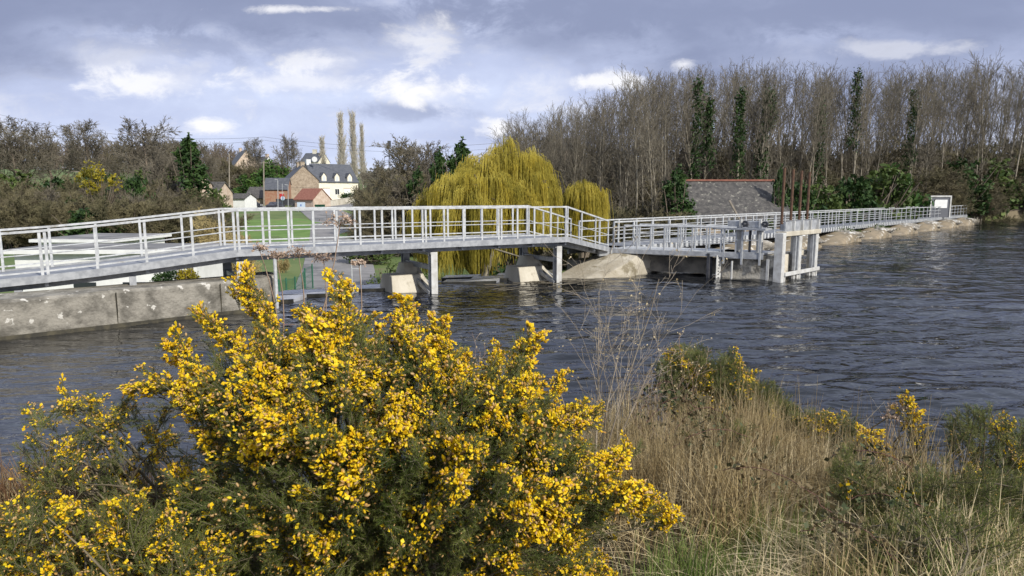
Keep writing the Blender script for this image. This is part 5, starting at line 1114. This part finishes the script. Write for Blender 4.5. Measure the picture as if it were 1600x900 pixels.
blades('dead_stalks', 2, 3600, clumpy(.5, 2.2, 2.9, 4.4, 130, .09), .35, .72, .0028, strawb, .5, 'upright brown dead stalks standing in the dry grass', 'stalks')
blades('flattened_grass', 3, 8500, clumpy(.8, 3.6, 1.9, 3.1, 75, .12), .22, .5, .0034, straw, 1.8, 'pale flattened straw lying on the bank at the lower right', 'grass', curl=.1)
blades('green_grass', 4, 7000, clumpy(.35, 2.4, 1.95, 2.9, 60, .09), .12, .34, .0026, greeng, .35, 'fresh green grass tufts at the bottom right', 'grass')
blades('dry_grass', 5, 7000, clumpy(-3.6, -.7, 2.2, 4.0, 200, .10), .16, .4, .0026, strawb, .45, 'brown dry grass at the lower left behind the gorse', 'grass')
blades('bracken', 6, 4200, clumpy(-3.2, -1.1, 2.5, 3.4, 60, .12), .2, .42, .005, fernm, .6, 'rust brown dead bracken at the left edge', 'bracken')
blades('dry_grass', 7, 16000, clumpy(-8, 12, -2, 5, 420, .25, lambda x, y: not (-3.2 < x < 4.0 and y > 1.2) and (abs(x) > 2.5 or y < .2 or x*x+y*y > 9)), .15, .36, .004, straw, .5, 'dry grass covering the bank around the viewpoint', 'grass')
# lower dead mat inside
blades('matted_grass', 8, 20000, clumpy(-3.0, 4.2, 1.9, 4.9, 300, .2), .06, .2, .0035, strawb, .9, 'short matted brown grass covering the soil of the bank', 'grass')

# brambles
def bramble(seed, pts, label, leafn=220):
    rng = np.random.default_rng(seed); root = empty('bramble', pts[0][0], label, 'bramble', 'brambles in the dry grass'); lv = []
    for a, b_, h in pts:
        sg = []
        a = Vector(a); b_ = Vector(b_); pr = a
        for k in range(1, 15): f = k/14; q = a.lerp(b_, f)+Vector((rng.normal()*.008, rng.normal()*.008, h*4*f*(1-f))); sg.append((*pr, .0022, *q, .0018)); pr = q; lv += [np.array(q)]*1
        segobj('stem', sg, mat('bramble_stem', (.10, .035, .03), (.14, .07, .05), 12), root, n=4)
    lv = np.array(lv); pts_ = lv[rng.integers(0, len(lv), 500)]+rng.normal(size=(500, 3))*.035
    V, F = leaves(rng, pts_, leafn, .016, .6); arrmesh('leaves', V, F, mat('bramble_leaf', (.045, .065, .022), (.13, .09, .04), 9), root)
bramble(1, [(at(1130, 735, 2.9), at(1300, 800, 2.6), .08), (at(1300, 712, 2.9), at(1420, 730, 2.8), .05), (at(1050, 700, 3.2), at(1180, 690, 3.2), .08)], 'arching reddish bramble stems over the flattened grass')
bramble(2, [(at(1010, 660, 3.4), at(1090, 640, 3.5), .10), (at(1040, 690, 3.4), at(1140, 655, 3.5), .12), (at(1000, 640, 3.5), at(1060, 610, 3.6), .1)], 'leafy bramble between the two larger gorse bushes', 420)
bramble(3, [(at(1250, 830, 2.5), at(1400, 880, 2.3), .1), (at(1330, 780, 2.7), at(1480, 830, 2.6), .08)], 'bramble trailing at the lower right corner', 260)

# bare shrub with catkins between gorse and sluice
def bare_shrub(seed, base, dirs, r, label, m, L_, P, minr=.0010):
    rng = np.random.default_rng(seed); root = empty('bare_shrub', base, label, 'shrub', 'bare twiggy shrubs on the bank'); out = ([], []); tips = []
    for d, l in dirs: grow(rng, base, d, l, r, 0, P, out, tips)
    segobj('stem', out[0], m, root, n=5); segobj('twigs', [(*s[:3], max(s[3], minr), *s[4:7], max(s[7], minr*.8)) for s in out[1]], m, root)
    tips = np.array(tips); V, F = leaves(rng, tips[rng.integers(0, len(tips), 400)]+rng.normal(size=(400, 3))*.008, 260, .006, .6); arrmesh('buds', V, F, straw, root)['kind'] = 'stuff'
P_sh = [(6, .5, .5, .3, .05, .02, 7), (4, .6, .5, .25, .08, .02, 4), (2, .6, .5, .3, .1, .0, 3), (0,0,0,0,.1,0,2)]
shm = mat('pale_twig', (.27, .22, .16), (.38, .32, .24), 10); shm2 = mat('brown_twig', (.24, .16, .11), (.34, .25, .18), 10)
b1 = at(925, 700, 3.4); b1.z = bankz(b1.x, 3.4)
bare_shrub(1, b1, [((.10, .0, 1), 1.15), ((.30, -.05, 1), 1.3), ((.20, .05, 1), .95), ((.45, 0, .9), .9)], .0065, 'pale bare twiggy shrub reaching up in front of the lake', shm, 1, P_sh)
b2 = at(765, 640, 3.2); b2.z = 1.0
bare_shrub(2, b2, [((.02, 0, 1), .95), ((-.18, 0, 1), .9), ((.18, 0, 1), .85)], .0035, 'thin brown bare shrub behind the main gorse bush', shm2, 1, P_sh)
b3 = at(1020, 680, 3.6); b3.z = 1.0
bare_shrub(3, b3, [((.05, 0, 1), .95), ((-.15, 0, 1), .75), ((.3, 0, .9), .7)], .0035, 'reddish bare twigs left of the middle sized gorse', shm2, 1, P_sh)
b4 = at(200, 720, 2.8); b4.z = 1.0
bare_shrub(4, b4, [((-.25, 0, .9), .7), ((-.5, 0, .7), .6), ((.2, 0, .9), .5)], .005, 'thin pale twigs at the left edge', shm, 1, P_sh)

# dried umbel stalks (hogweed)
def umbel(seed, u0, v0, tops, Y, label):
    rng = np.random.default_rng(seed); b0 = at(u0, v0, Y); root = empty('dried_hogweed', b0, label, 'dried plant', 'dried hogweed stalks'); sg = []; hd = []
    for (u, v, s_) in tops:
        tp_ = at(u, v, Y); pr = b0; n = 7
        for k in range(1, n+1): f = k/n; q = b0.lerp(tp_, f)+Vector((.02*math.sin(f*3), 0, 0)); sg.append((*pr, .0045-.0025*(k-1)/n, *q, .0045-.0025*k/n)); pr = q
        for k in range(16):
            a = rng.uniform(0, 6.28); e = rng.uniform(.2, 1.2); q = np.array(tp_)+np.array([math.cos(a)*math.cos(e), math.sin(a)*math.cos(e), math.sin(e)*.7])*s_; sg.append((*tp_, .0012, *q, .0009)); hd.append(q)
            for j in range(7): q2 = q+rng.normal(size=3)*s_*.22; sg.append((*q, .0008, *q2, .0007)); hd.append(q2)
    segobj('stalk', sg, shm2, root); hd = np.array(hd); V, F = leaves(rng, hd, 420*len(tops)//2, .0050, .7); arrmesh('seed_head', V, F, mat('seed_brown', (.42, .30, .22), (.52, .40, .30), 20), root)
umbel(1, 480, 560, [(530, 352, .055)], 2.7, 'tall dried hogweed head rising in front of the railing')
umbel(2, 440, 560, [(432, 405, .04), (405, 392, .03)], 2.8, 'dried hogweed pair left of the tall one')
umbel(3, 470, 540, [(466, 402, .05)], 2.8, 'dried hogweed with a broad head just below the deck')
umbel(4, 500, 560, [(505, 408, .04)], 2.9, 'dried hogweed head in front of the grey road')
umbel(5, 556, 560, [(560, 414, .028)], 2.9, 'small sparse dried hogweed right of the tall one')
umbel(6, 1350, 780, [(1405, 640, .05), (1392, 655, .04)], 3.6, 'pale dried umbels beside the gorse spikes')
umbel(7, 905, 760, [(870, 600, .02)], 3.0, 'thin dried stalk left of the pale shrub')
print('objects', len(bpy.data.objects))
